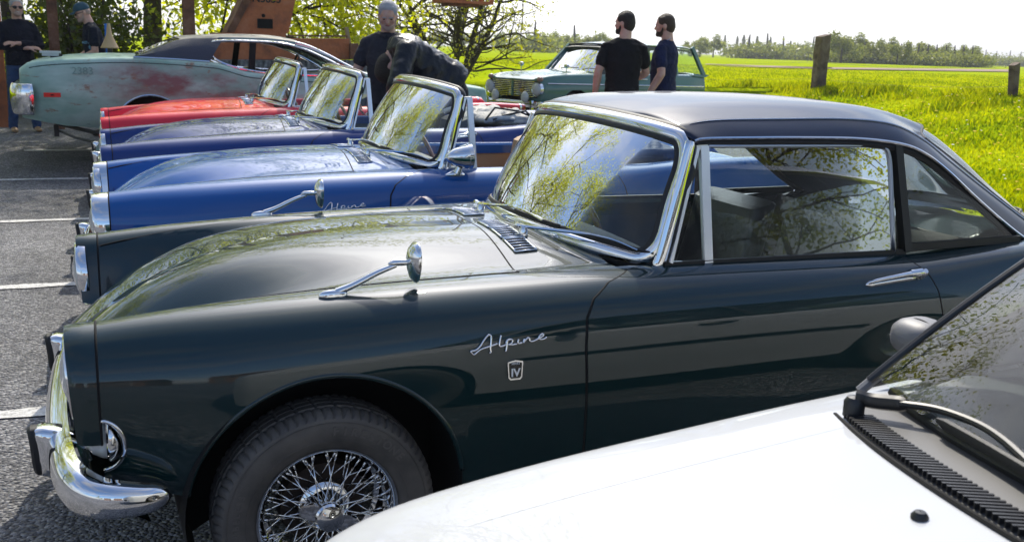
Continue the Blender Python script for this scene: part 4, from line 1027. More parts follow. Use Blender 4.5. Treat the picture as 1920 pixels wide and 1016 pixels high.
# wipers
def wz(u,v,z): 
    p=onZ(u,v,z); return p-np.array([0,.55,0])
b=MB(); a0=wz(1602,757,.915); b.lathe([(.017,-.02),(.017,.004),(.012,.012),(.001,.014)],20,c=a0,axis='z')
pa=cspline([a0+[0,0,.012],wz(1640,752,.925),wz(1700,758,.935)],6); b.tube(pa,[.014]*3+[.013]*9+[.010],8,sx=.8)
pb=cspline([wz(1690,757,.935),wz(1760,768,.945),wz(1830,793,.952),wz(1880,823,.955),wz(1935,872,.955),wz(1990,925,.955)],6); b.tube(pb,.0060,8,sx=1.1)
wp=b.build('wiper',black,wr)
b=MB(); p=cspline([wz(1757,787,.938),wz(1840,833,.945),wz(1930,886,.95),wz(2010,935,.955)],5); b.tube(p,[.004]+[.009]*14+[.006],8,sx=.7); b.build('blade',rubber,wp)
b=MB(); a0=wz(1950,1100,.925); b.lathe([(.022,-.02),(.022,.004),(.016,.014),(.001,.016)],16,c=a0,axis='z'); b.tube(cspline([a0+[0,0,.012],wz(2000,1060,.935),wz(2080,1040,.94)],6),.009,8); b.build('wiper',black,wr)
# washer jet
p=wz(1727,948,.918); p[2]=wtop(p[0],p[1]); b=MB(); b.lathe([(.011,-.003),(.011,.004),(.007,.009),(.001,.0095)],14,c=p,axis='z'); b.build('washer_jet',black,wr)
# headlights, indicator, wheels
for s in (-1,1):
    b=MB(); b.ball((.25,s*.58,.66),1,12,(.09,.14,.085)); b.build('headlamp',lensg,wr)
    b=MB(); b.ball((1.03,s*.808,.70),1,8,(.04,.012,.014)); b.build('side_repeater',mat('orange_lens',(.7,.18,.02),.2),wr)
    for x in (.80,3.22):
        w_=mk('wheel',geo('alloy',lambda:MB().lathe([(.001,-.045),(.05,-.05),(.06,-.035),(.14,-.05),(.165,-.06),(.18,-.07),(.182,-.05)],40).mesh('alloy',True,None,40)),steel,wr); w_.location=(x,s*.735,.30); w_.rotation_euler=(0,0,0 if s<0 else math.pi); w_.scale=(1.05,1,1.05)
        mk('tyre',geo('tyre',g_tyre),tyrem,w_)
    for cx in (.80,3.22): b=MB(); b.lathe([(.34,s*.80),(.345,s*.5),(.02,s*.49)],30,c=(cx,0,.30),a0=R(-20),a1=R(200)); b.build('wheel_arch_liner',dark,wr)
# ================================================================ generic lofted bodies
def loft(xs,ctrl_fn,zb,cut=None,kfix=None,sub=7,cap=(True,True),capz=.6):
    """half sections -> mirrored body; cut(x,j_fraction)->True removes a face"""
    b=MB(); G={-1:[],1:[]}
    for x in xs:
        P=np.array(ctrl_fn(x),float); P=np.vstack([[(-P[1,0],P[1,1])],P]); q=cspline(P,sub)[sub:]; k=(kfix or len(P)-4)*sub; top=q[:k]; low=q[k:]; z=min(zb(x),top[-1,1]-.02)
        t=np.linspace(0,1,len(low)+1)[1:]; zn=top[-1,1]+(z-top[-1,1])*t
        yn=np.interp(-zn,-np.concatenate([[top[-1,1]],low[:,1]]),np.concatenate([[top[-1,0]],low[:,0]])); q=np.vstack([top,np.stack([yn,zn],1)])
        for s in (-1,1): G[s].append([(x,s*a,h) for a,h in q])
    for s in (-1,1):
        g=np.array(G[s]); n,m=g.shape[:2]; mask=np.ones((n-1,m-1),bool)
        if cut:
            for i in range(n-1):
                for j in range(m-1):
                    if cut((xs[i]+xs[i+1])/2,(g[i,j,1]+g[i,j+1,1])/2*s): mask[i,j]=False
        b.grid(g,flip=s>0,mask=mask)
        for e,sg in ((0,-1),(-1,1)):
            if cap[0 if e==0 else 1]:
                f=g[e]; c=np.stack([f[:,0],f[:,1]*.2,np.full(len(f),capz)],1); b.grid(np.array([f,f*.96+c*.04+[sg*.02,0,0],c+[sg*.03,0,0]]))
    return b.mesh('loft',True,1e-4,40)
# ================================================================ RUSTY COUPE behind the row
patina=mat('patchy_green_paint',(.12,.24,.2),.42,coat=.25)
def patina_nodes():
    N,L,b=nod(patina); t=N.new('ShaderNodeTexCoord'); mp=N.new('ShaderNodeMapping'); mp.inputs['Scale'].default_value=(.8,1,1.7); L.new(t.outputs['Object'],mp.inputs[0])
    def nz(scale,det,off,rough=.6):
        m=N.new('ShaderNodeMapping'); m.inputs['Location'].default_value=off; L.new(mp.outputs[0],m.inputs[0]); n=N.new('ShaderNodeTexNoise'); n.inputs['Scale'].default_value=scale; n.inputs['Detail'].default_value=det; n.inputs['Roughness'].default_value=rough; L.new(m.outputs[0],n.inputs['Vector']); return n.outputs['Fac']
    def ramp(src,p0,p1):
        r=N.new('ShaderNodeMapRange'); r.inputs[1].default_value=p0; r.inputs[2].default_value=p1; L.new(src,r.inputs[0]); return r.outputs[0]
    def mix(f,a,bc):
        m=N.new('ShaderNodeMix'); m.data_type='RGBA'; L.new(f,m.inputs[0])
        if isinstance(a,tuple): m.inputs[6].default_value=(*a,1)
        else: L.new(a,m.inputs[6])
        m.inputs[7].default_value=(*bc,1); return m.outputs[2]
    c=mix(ramp(nz(1.6,4,(3,1,0)),.4,.62),(.20,.38,.30),(.40,.60,.52))
    # maroon primer cloud in the middle of the flank
    sp=N.new('ShaderNodeSeparateXYZ'); L.new(t.outputs['Object'],sp.inputs[0])
    def win(o,c_,w_):
        m=N.new('ShaderNodeMath'); m.operation='SUBTRACT'; m.inputs[1].default_value=c_; L.new(o,m.inputs[0]); a=N.new('ShaderNodeMath'); a.operation='ABSOLUTE'; L.new(m.outputs[0],a.inputs[0]); return ramp(a.outputs[0],w_,w_*.35)
    wx=win(sp.outputs[0],.75,1.25); wz=win(sp.outputs[2],.86,.26); mm=N.new('ShaderNodeMath'); mm.operation='MULTIPLY'; L.new(wx,mm.inputs[0]); L.new(wz,mm.inputs[1])
    m2=N.new('ShaderNodeMath'); m2.operation='MULTIPLY'; L.new(mm.outputs[0],m2.inputs[0]); L.new(ramp(nz(2.6,5,(0,0,2)),.40,.60),m2.inputs[1])
    c=mix(m2.outputs[0],c,(.19,.075,.07))
    c=mix(ramp(nz(3.4,7,(7,2,5),.7),.58,.66),c,(.24,.13,.07))
    c=mix(ramp(nz(9,6,(1,2,3),.7),.66,.72),c,(.05,.03,.02))
    L.new(c,b.inputs['Base Color'])
patina_nodes()
vinyl=bump(mat('navy_vinyl',(.022,.032,.055),.5),80,.4,.01); dustroof=mat('faded_roof_paint',(.20,.19,.165),.6); noisecol(dustroof,[(.10,.11,.12),(.22,.21,.18),(.30,.28,.24)],scale=3,detail=7)
AX,AY,AZ=0.10,12.17,.12     # origin of the coupe
ar=empty('rusty_coupe',(AX,AY,AZ),label='green coupe with rust and primer patches and navy vinyl roof pillar',cat='car')
def a_ctrl(x):
    g=lambda xs,ys: float(pchip(xs,ys,x))
    ze=g([-.9,-.8,-.4,.2,1.0,1.4,1.9,2.5,3.4,4.2],[.97,1.04,1.09,1.115,1.08,.985,.955,.94,.93,.85]); zc=ze+g([-.9,-.3,1,2.6,3.2,4.2],[.0,.03,.02,.04,.05,.02])
    yw=g([-.9,-.7,0,.9,2,3.4,4.2],[.86,.93,.97,.985,.965,.95,.85])
    return [(0,zc),(.45,zc-.005),(yw-.17,ze+.004),(yw-.09,ze-.002),(yw-.045,ze-.045),(yw-.02,ze-.14),(yw,.72),(yw-.035,.52),(yw-.16,.33)]
def a_zb(x):
    z=float(np.interp(x,[-.9,-.5,.0,4.2],[.48,.40,.36,.30]))
    for c in (.35,3.35):
        d=.36**2-(x-c)**2
        if d>0: z=max(z,.36+math.sqrt(d))
    return z
axs=sorted(list(np.linspace(-.88,4.2,80))+[c+.36*math.sin(a) for c in (.35,3.35) for a in np.linspace(-1.57,1.57,21)])
mk('body',loft(axs,a_ctrl,a_zb,cut=lambda x,y:(.75<x<2.62 and y<.78)),patina,ar)
RC=[(.20,1.13),(.42,1.235),(.66,1.34),(.95,1.375),(1.3,1.395),(1.7,1.395),(1.98,1.355),(2.2,1.27),(2.45,1.13),(2.72,.985)]
RE=[(.22,1.115,.80),(.44,1.215,.74),(.68,1.31,.70),(.98,1.335,.685),(1.32,1.345,.68),(1.72,1.342,.68),(2.02,1.295,.69),(2.26,1.20,.715),(2.50,1.08,.75),(2.75,.965,.79)]
rc=cspline(np.array([(x,0,z) for x,z in RC]),6); re_=cspline(np.array([(x,y,z) for x,z,y in RE]),6)
def roofgrid(i0,i1,inset=0,dz=0):
    rows=[]
    for i in range(i0,i1):
        P=np.array([rc[i]*[1,-1,1]+[0,-.3,-.004],rc[i],rc[i]+[0,.3,-.004],re_[i]*[1,.9,1]+[0,0,.018],re_[i]]); q=cspline(P,6)[6:]; rows.append(np.vstack([q[::-1]*[1,-1,1],q[1:]])+[0,0,dz])
    return np.array(rows)
iA=12;iB=37
MB().grid(roofgrid(iA,iB)).build('roof',dustroof,ar); MB().grid(roofgrid(iA,iB,0,-.03)).build('headlining',dark,ar)
MB().grid(roofgrid(0,iA+1,0,-.006)).build('rear_window',glass,ar); MB().grid(roofgrid(iB-1,len(rc),0,-.006)).build('windscreen',glass,ar)
for s in (-1,1):
    # vinyl covered rear pillar
    e=re_[:22]*[1,s,1]; n=len(e); low=np.stack([np.linspace(.20,.97,n),np.full(n,s*.875),np.linspace(1.115,1.085,n)],1); 
    top=e+np.array([0,s*.004,.002]); G=np.array([top,top*.5+low*.5+[0,s*.03,.01],low]); b=MB().grid(G); b.build('rear_pillar',vinyl,ar)
    fr=[(1.0,1.255),(1.02,1.295),(1.1,1.312),(1.4,1.318),(1.75,1.308),(2.0,1.255),(2.22,1.165),(2.45,1.05),(2.52,.985),(2.3,.965),(1.7,.975),(1.35,1.01),(1.1,1.08),(1.0,1.16)]
    yy=lambda z:s*(.865-.165*np.clip((z-.97)/.36,0,1)); P=cspline(np.array([(x,yy(z),z) for x,z in fr]),5,closed=True)
    MB().tube(P,.016,8,closed=True).build('window_trim',chrome,ar)
    b=MB(); b.grid(np.array([re_[i]*[1,s,1] for i in range(20,len(re_))]).reshape(-1,1,3).repeat(2,1)+np.array([[0,0,.012],[0,s*.012,-.045]])); b.build('roof_rail',mat('pale_teal_paint',(.28,.40,.38),.4),ar)
    b=MB(); b.tube([re_[i]*[1,s,1]+[0,s*.004,0] for i in range(34,len(re_))],.022,8); b.build('windscreen_pillar',chrome,ar)
    b=MB(); b.tube([(.20,s*.885,1.118),(.6,s*.893,1.108),(.97,s*.893,1.09)],.012,6); b.build('belt_trim',chrome,ar)
    b=MB(); b.bar((1.42,s*.80,.98),(1.46,s*.69,1.33),.07,.03,(0,1,0)); b.build('belt_pillar',dark,ar)
    # flank crease and door gap
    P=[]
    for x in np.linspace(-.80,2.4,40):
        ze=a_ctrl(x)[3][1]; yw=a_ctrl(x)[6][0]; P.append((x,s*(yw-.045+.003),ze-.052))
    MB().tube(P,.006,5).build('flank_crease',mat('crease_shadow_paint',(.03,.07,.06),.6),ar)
    b=MB(); b.tube([(1.62,s*(.978-.045),.92),(1.60,s*.972,.80),(1.57,s*.985,.6)],.006,5); b.build('door_gap',gapm,ar)
    b=MB(); b.tube([(x,s*.972,.36+math.sqrt(max(0,.37**2-(x-.35)**2))) for x in .35+.37*np.cos(np.linspace(R(20),R(160),30))],.012,6); b.build('arch_trim',chrome,ar)
    b=MB(); b.box((-.60,s*.932,.72),(.16,.03,.045)); mr=b.build('side_marker',mat('red_marker_lens',(.75,.02,.012),.3,Emission_Strength=0.0),ar,smooth=False)
    b=MB(); b.box((-.60,s*.949,.72),(.03,.006,.012)); b.build('marker_screw',dark,mr,smooth=False)
    for x in (.35,3.35):
        w_=mk('wheel',geo('steelwheel',lambda:MB().lathe([(.001,-.03),(.1,-.05),(.15,-.03),(.17,-.06),(.182,-.07)],30).mesh('sw_',True,None,40)),rustdark,ar); w_.location=(x,s*.86,.30-AZ+gz(x+AX,AY)); w_.rotation_euler=(0,0,0 if s<0 else math.pi); w_.scale=(1.1,1.2,1.1); mk('tyre',geo('tyre',g_tyre),tyrem,w_)
# rear bumper corner
b=MB(); pr=[(0,-.17),(.035,-.165),(.05,-.08),(.055,0),(.05,.08),(.03,.135),(0,.14)]
pth=cspline(np.array([(-.79,-.935,.69),(-.83,-.945,.69),(-.90,-.90,.69),(-.955,-.7,.69),(-.97,0,.69),(-.955,.7,.69),(-.90,.90,.69),(-.83,.945,.69),(-.79,.935,.69)]),6)
b.grid(sweep_prof(pth,[(-a,h) for a,h in cspline(np.array(pr),3)])); b.build('rear_bumper',chrome,ar)
put_text('scratched_number','2383',.105,mat('scratched_teal',(.19,.33,.29),.6),ar,sideM((-.30,-.9625,.965),(0,-1,.02),(1,0,0)),.001)
for y in (-.36,.36):
    st=mk('seat',geo('seat',None),dashm,ar); st.location=(-.35,y,.10)
for s_ in (-1,1):
    for cx in (.35,3.35): b=MB(); b.lathe([(.365,s_*.95),(.37,s_*.6),(.02,s_*.59)],26,c=(cx,0,.36),a0=R(-20),a1=R(200)); b.build('wheel_arch_liner',dark,ar)
b=MB(); c=np.array([1.98,-.38,1.0]); b.tube([c+[.03*math.sin(t),.19*math.cos(t),.18*math.sin(t)] for t in np.linspace(0,2*math.pi,30,endpoint=False)],.012,8,closed=True); b.build('steering_wheel',black,ar)
b=MB(); b.box((1.6,0,.42),(2.0,1.6,.06)); b.box((2.45,0,.88),(.35,1.5,.14)); b.build('cabin_floor',dark,ar)
# tow bar lying under the tail
tb=empty('tow_bar',(0,0,0),label='black tow bar with bracket under the tail of the rusty coupe',cat='tow bar')
def tz(u,v,Y): return onY(u,v,Y)
b=MB(); b.tube([tz(108,232,11.9),tz(165,246,11.3),tz(250,262,10.9)],.022,8); b.build('bar',black,tb)
b=MB(); b.box(tz(106,245,11.9),(.05,.02,.13)); b.build('bracket',black,tb)
b=MB(); b.tube([tz(112,246,11.9),tz(140,258,11.5),tz(180,268,11.1)],.014,8); b.build('strap',black,tb)
# white bracket on the boot lid
wb=empty('number_plate_bracket',tz(95,108,11.7),label='pale plate on a black bracket standing on the coupe boot',cat='bracket')
b=MB(); b.box((0,0,.055),(.20,.14,.022)); b.box((0,0,.030),(.16,.11,.03)); b.build('plate',mat('pale_grey_plastic',(.55,.56,.56),.5),wb,smooth=False)
b=MB(); b.box((.04,0,-.01),(.09,.06,.06)); b.bar((.06,0,-.05),(.10,.02,.04),.03); b.build('foot',black,wb,smooth=False)
# ================================================================ PALE GREEN ESTATE CAR
hgreen=paint('sage_green_paint',(.07,.17,.145),.3); 
HA=R(17); P0=onZ(975,165,.80); 
hr=empty('estate_car',(6.50,15.75,.17),(0,0,HA),'sage green vintage estate car with chrome grille and round lamps','car')
def h_ctrl(x):
    g=lambda xs,ys: float(pchip(xs,ys,x))
    zc=g([0,.06,.2,.5,1.1,1.3,4.1],[.80,.835,.87,.905,.95,.955,.93]); zr=g([0,.1,.4,1.1,2,3.6,4.1],[.825,.855,.885,.905,.905,.905,.90]); yw=g([0,.1,.5,2,3.6,4.1],[.72,.75,.775,.785,.77,.73])
    return [(0,zc),(.32,zc-.004),(.54,zc*.45+zr*.55-.012),(yw-.14,zr),(yw-.06,zr-.018),(yw-.025,zr-.09),(yw,.62),(yw-.02,.45),(yw-.08,.25)]
def h_zb(x):
    z=.27
    for c in (.72,3.25):
        d=.34**2-(x-c)**2
        if d>0: z=max(z,.30+math.sqrt(d))
    return z
hxs=sorted(list(np.linspace(0,4.1,60))+[c+.34*math.sin(a) for c in (.72,3.25) for a in np.linspace(-1.57,1.57,21)])
mk('body',loft(hxs,h_ctrl,h_zb,cut=lambda x,y:(1.3<x<3.95 and y<.62)),hgreen,hr)
# front face parts
b=MB(); G=[[(-.034,y,z) for z in (.49,.765)] for y in np.linspace(-.62,.62,10)]; b.grid(np.array(G)); b.build('grille_recess',dark,hr)
for z in np.linspace(.505,.75,9):
    b=MB(); b.tube([(-.045-.012*(1-(y/.6)**2),y,z) for y in np.linspace(-.56,.56,12)],.0075,6); b.build('grille_bar',chrome,hr)
b=MB(); b.box((-.062,0,.63),(.02,.035,.25)); b.build('grille_divider',hgreen,hr,smooth=False)
b=MB(); b.lathe([(.001,-.03),(.03,-.026),(.04,-.01),(.04,0)],16,axis='x',c=(-.05,-.25,.60)); b.build('grille_emblem',mat('brass_emblem',(.55,.36,.08),.35,.8),hr)
for s in (-1,1):
    b=MB(); b.lathe([(.105,.03),(.112,-.03),(.118,-.035),(.118,.03)],26,axis='x',c=(-.03,s*.63,.635)); h=b.build('headlamp',chrome,hr)
    b=MB(); b.lathe([(.001,-.075),(.05,-.068),(.09,-.045),(.108,-.02)],26,axis='x',c=(-.03,s*.63,.635)); b.build('lens',lensg,h)
    b=MB(); b.lathe([(.001,-.055),(.05,-.045),(.085,-.02),(.092,0),(.085,.02),(.02,.06)],22,axis='x',c=(-.13,s*.40-.02,.50)); f=b.build('spot_lamp',lensg,hr)
    b=MB(); b.tube([(-.12,s*.40-.02,.46),(-.10,s*.40-.02,.36)],.015,6); b.build('stalk',chrome,f)
    b=MB(); b.ball((-.01,s*.655,.80),1,10,(.055,.06,.045)); b.build('indicator',mat('amber_grey_lens',(.30,.17,.12),.25,coat=.5),hr)
    b=MB(); b.tube([(x,s*(h_ctrl(x)[6][0]+.004),.735-.012*x) for x in np.linspace(.08,4.05,30)],.011,6); b.build('side_strip',chrome,hr)
    b=MB(); b.tube([(x,s*.765,.30+math.sqrt(max(0,.35**2-(x-.72)**2))) for x in .72+.35*np.cos(np.linspace(R(10),R(170),26))],.014,6); b.build('arch_lip',hgreen,hr)
    for x in (.72,3.25):
        w_=mk('wheel',geo('steelwheel',None),steel,hr); w_.location=(x,s*.68,.29); w_.rotation_euler=(0,0,0 if s<0 else math.pi); mk('tyre',geo('tyre',None),tyrem,w_)
    for cx in (.72,3.25): b=MB(); b.lathe([(.345,s*.765),(.35,s*.45),(.02,s*.44)],24,c=(cx,0,.30),a0=R(-20),a1=R(200)); b.build('wheel_arch_liner',dark,hr)
    # pillars of the glasshouse
    lo=lambda x:np.array([x,s*.705,.90]); hi=lambda x,z:np.array([x,s*.575,z])
    b=MB(); b.bar(lo(1.27),hi(1.74,1.40),.045,.05,(0,1,0)); b.build('windscreen_pillar',hgreen,hr)
    b=MB(); b.bar(lo(2.42),hi(2.44,1.42),.03,.09,(1,0,0)); b.build('door_pillar',hgreen,hr)
    b=MB(); b.bar(lo(3.30),hi(3.26,1.42),.03,.08,(1,0,0)); b.build('door_pillar',hgreen,hr)
    b=MB(); b.bar(lo(4.06),hi(3.82,1.41),.05,.08,(1,0,0)); b.build('rear_pillar',hgreen,hr)
    b=MB(); b.add([lo(1.35),lo(4.0),hi(3.80,1.40),hi(1.76,1.40)],[(0,1,2,3)]); b.build('side_window',glass_clean,hr,smooth=False)
    b=MB(); b.add([(3.75,s*.72,.93),(4.22,s*.715,.905),(4.10,s*.725,.86),(3.75,s*.735,.88),(3.75,s*.60,.93),(4.18,s*.62,.90)],[(0,1,2,3),(0,4,5,1)]); b.build('tail_fin',hgreen,hr,smooth=False)
    b=MB(); b.tube([(2.25,s*.79,.815),(2.30,s*.805,.815),(2.42,s*.79,.815)],.010,6); b.build('door_handle',chrome,hr)
    b=MB(); yq=s*.60; b.tube([(.62,yq,.90),(.62,yq,.99)],.008,6); b.ball((.62,yq,1.02),1,10,(.03,.065,.04)); b.build('wing_mirror',chrome,hr)
    b=MB(); b.box((-.11,s*.58,.37),(.05,.05,.16)); b.build('overrider',chrome,hr)
RR=[(1.70,1.41),(1.78,1.43),(2.2,1.455),(3.0,1.46),(3.6,1.445),(3.85,1.415),(3.90,1.39)]
MB().grid(np.array([[(x,y*.585,z-.04*abs(y)**4) for y in np.linspace(-1,1,15)] for x,z in RR])).build('roof',hgreen,hr)
MB().grid(np.array([[(x-.1,y*.60,z-.052-.04*abs(y)**4) for y in np.linspace(-1,1,15)] for x,z in RR])).build('headlining',mat('pale_headlining',(.35,.35,.32),.8),hr)
MB().grid(np.array([[(1.24+.10*y*y+(1.70+.05*y*y-1.24-.10*y*y)*t,y*(.70-.13*t),.93+.475*t-.02*y*y) for y in np.linspace(-1,1,15)] for t in np.linspace(0,1,6)])).build('windscreen',glass,hr)
b=MB(); b.tube([(1.20+.10*y*y,y*.72,.935-.02*y*y) for y in np.linspace(-1,1,15)],.018,6); b.build('windscreen_seal',chrome,hr)
b=MB(); b.tube([(1.68+.05*y*y,y*.59,1.415-.03*y*y) for y in np.linspace(-1,1,15)],.014,6); b.build('windscreen_header',black,hr)
b=MB(); b.add([(4.08,-.66,.93),(4.08,.66,.93),(3.88,.55,1.40),(3.88,-.55,1.40)],[(0,1,2,3)]); b.build('rear_window',glass_clean,hr,smooth=False)
b=MB(); b.box((2.6,0,.40),(2.7,1.4,.05)); b.box((1.42,0,.86),(.25,1.36,.14)); b.build('cabin_floor',dashm,hr)
for s in (-1,1):
    st=mk('seat',geo('seat',None),dashm,hr); st.location=(.45,s*.34,.12)
b=MB(); c=np.array([1.66,.33,.98]); b.tube([c+[.08*math.sin(t),.2*math.cos(t),.18*math.sin(t)] for t in np.linspace(0,2*math.pi,36,endpoint=False)],.011,8,closed=True); b.bar(c-[0,.19,0],c+[0,.19,0],.02,.006); b.build('steering_wheel',black,hr)
b=MB(); b.ball((1.62,0,1.32),1,8,(.02,.11,.03)); b.build('interior_mirror',black,hr)
for yp in (.1,-.45):
    b=MB(); b.tube([(1.13,yp,.965),(1.24,yp-.04,.99),(1.27,yp-.30,.985)],.009,6); b.build('wiper',black,hr)
b=MB(); pth=cspline(np.array([(.30,-.80,.385),(.05,-.79,.385),(-.07,-.68,.385),(-.10,0,.385),(-.07,.68,.385),(.05,.79,.385),(.30,.80,.385)]),6); b.grid(sweep_prof(pth,[(.0,-.06),(-.03,-.05),(-.045,0),(-.03,.05),(0,.06)])); b.build('bumper',chrome,hr)
put_text('bonnet_lettering','HILLMAN',.06,chrome,hr,sideM((.0,.0,.845),(-.75,0,.65),(0,-1,0)),.003)
# ================================================================ PEOPLE
def capsule(b,p0,r0,p1,r1,n=14,flat=None):
    p0=np.array(p0,float); p1=np.array(p1,float); d=p1-p0; l=np.linalg.norm(d)
    if l<1e-6: d=np.array([0,0,1.]); l=1e-6
    t=d/l if l>1e-5 else np.array([0,0,1.]); u=np.array([0,0,1.]) if abs(t[2])<.9 else np.array([1.,0,0]); u-=u@t*t; u/=np.linalg.norm(u); q=np.cross(t,u); G=[]
    for a in np.linspace(-90,0,6): G.append((p0+t*r0*math.sin(R(a)),r0*math.cos(R(a))+1e-5))
    for a in np.linspace(0,90,6): G.append((p1+t*r1*math.sin(R(a)),r1*math.cos(R(a))+1e-5))
    V=[[c+r*(math.cos(2*math.pi*j/n)*q*(flat[1] if flat else 1)+math.sin(2*math.pi*j/n)*u*(flat[0] if flat else 1)) for j in range(n)] for c,r in G]
    b.grid(np.array(V),wrap=True); b.add([V[0][j] for j in range(n)],[tuple(range(n))]); b.add([V[-1][j] for j in range(n)],[tuple(range(n))])
def ellip(b,c,r,M=None,n=10):
    o=len(b.v); b.ball((0,0,0),1,n,r); 
    for i in range(o,len(b.v)):
        p=np.array(b.v[i]); p=(M@p if M is not None else p)+np.array(c); b.v[i]=tuple(p)
def stack(b,secs,n=28):
    """closed loft of ellipses: (centre, half x, half y, frame matrix)"""
    V=[]
    for c,hx,hy,M in secs: V.append([np.array(c)+M@np.array([hx*np.sign(math.cos(t))*abs(math.cos(t))**.85,hy*np.sign(math.sin(t))*abs(math.sin(t))**.85,0]) for t in np.linspace(0,2*math.pi,n,endpoint=False)])
    b.grid(np.array(V),wrap=True); b.add(V[0],[tuple(range(n))]); b.add(V[-1],[tuple(range(n))])
def blob(b,name,vox=.011,it=5):
    me=b.mesh(name,True,None,None); o=bpy.data.objects.new(name,me); COL.objects.link(o)
    m=o.modifiers.new('r','REMESH'); m.mode='VOXEL'; m.voxel_size=vox; m.use_smooth_shade=True
    s=o.modifiers.new('s','SMOOTH'); s.factor=.5; s.iterations=it
    dg=bpy.context.evaluated_depsgraph_get(); r=bpy.data.meshes.new_from_object(o.evaluated_get(dg)); bpy.data.objects.remove(o); bpy.data.meshes.remove(me)
    r.polygons.foreach_set('use_smooth',[True]*len(r.polygons)); return r
from mathutils import noise as mnoise
def wrinkle(me,amp,fr=(7,7,16),seed=0.0):
    me.update(); N_=[v.normal.copy() for v in me.vertices]
    for v,n in zip(me.vertices,N_):
        p=Vector((v.co.x*fr[0]+seed,v.co.y*fr[1],v.co.z*fr[2]+v.co.x*4)); a=mnoise.noise(p); b=mnoise.noise(p*2.3); v.co+=n*amp*((1-abs(a)*2)*.7+b*.5)
    me.update(); return me
def rotm(ax,ang): return np.array(Matrix.Rotation(ang,3,ax))
skinm=mat('skin',(.60,.33,.24),.5,Subsurface_Weight=.15); skinm.node_tree.nodes['Principled BSDF'].inputs['Subsurface Radius'].default_value=(.012,.005,.003); noisecol(skinm,[(.52,.26,.18),(.62,.36,.27),(.66,.41,.32)],scale=14,detail=4)
def cloth(name,col,scale=9,st=.55):
    m=mat(name,col,.85,spec=.2); noisecol(m,[tuple(c*.75 for c in col),tuple(c*1.2 for c in col)],scale=scale,detail=5); bump(m,scale*1.6,st,.05,3); return m
denim=cloth('blue_denim',(.035,.07,.16)); darktr=cloth('dark_trousers',(.018,.018,.022))
hair_dark=mat('dark_hair',(.022,.015,.011),.6); hair_grey=mat('grey_hair',(.40,.40,.42),.6); hair_brown=mat('brown_hair',(.06,.035,.02),.6); beard_grey=mat('grey_beard',(.52,.36,.30),.8)
for m_ in (hair_dark,hair_grey,hair_brown,beard_grey): bump(m_,120,.8,.02,3)
lipm=mat('lips',(.35,.13,.11),.5); eyem=mat('eye_dark',(.03,.022,.018),.25); shoe_tan=mat('tan_boot_leather',(.36,.21,.10),.55); shoe_dk=mat('dark_shoe',(.02,.018,.018),.5); teeth=mat('teeth',(.75,.72,.66),.4)
def hand(b,w_,d,up,side,curl=.5,grip=False,sc=1.0):
    """w_ wrist, d pointing direction, up back-of-hand normal"""
    d=np.array(d,float); d/=np.linalg.norm(d); up=np.array(up,float); up-=up@d*d; up/=np.linalg.norm(up); q=np.cross(up,d)*side
    pc=w_+d*.045; 
    for k in (-.024,-.008,.008,.024): capsule(b,w_+d*.012+q*k*.8,.014,w_+d*.085+q*k,.0125,8)
    for k,l in ((-.030,.062),(-.010,.075),(.010,.080),(.030,.070)):
        a=w_+d*.088+q*k; c1=curl*1.0; d1=d*math.cos(c1)-up*math.sin(c1); m1=a+d1*l*.5; d2=d*math.cos(c1*2)-up*math.sin(c1*2); capsule(b,a,.0098,m1,.009,8); capsule(b,m1,.009,m1+d2*l*.5,.008,8)
    a=w_+d*.03+q*.030; t=d*.72+q*.65-up*.25; t/=np.linalg.norm(t); m1=a+t*.042; t2=d*.93+q*.15-up*.35; t2/=np.linalg.norm(t2); capsule(b,a,.0125,m1,.0105,8); capsule(b,m1,.0105,m1+t2*.034,.009,8)
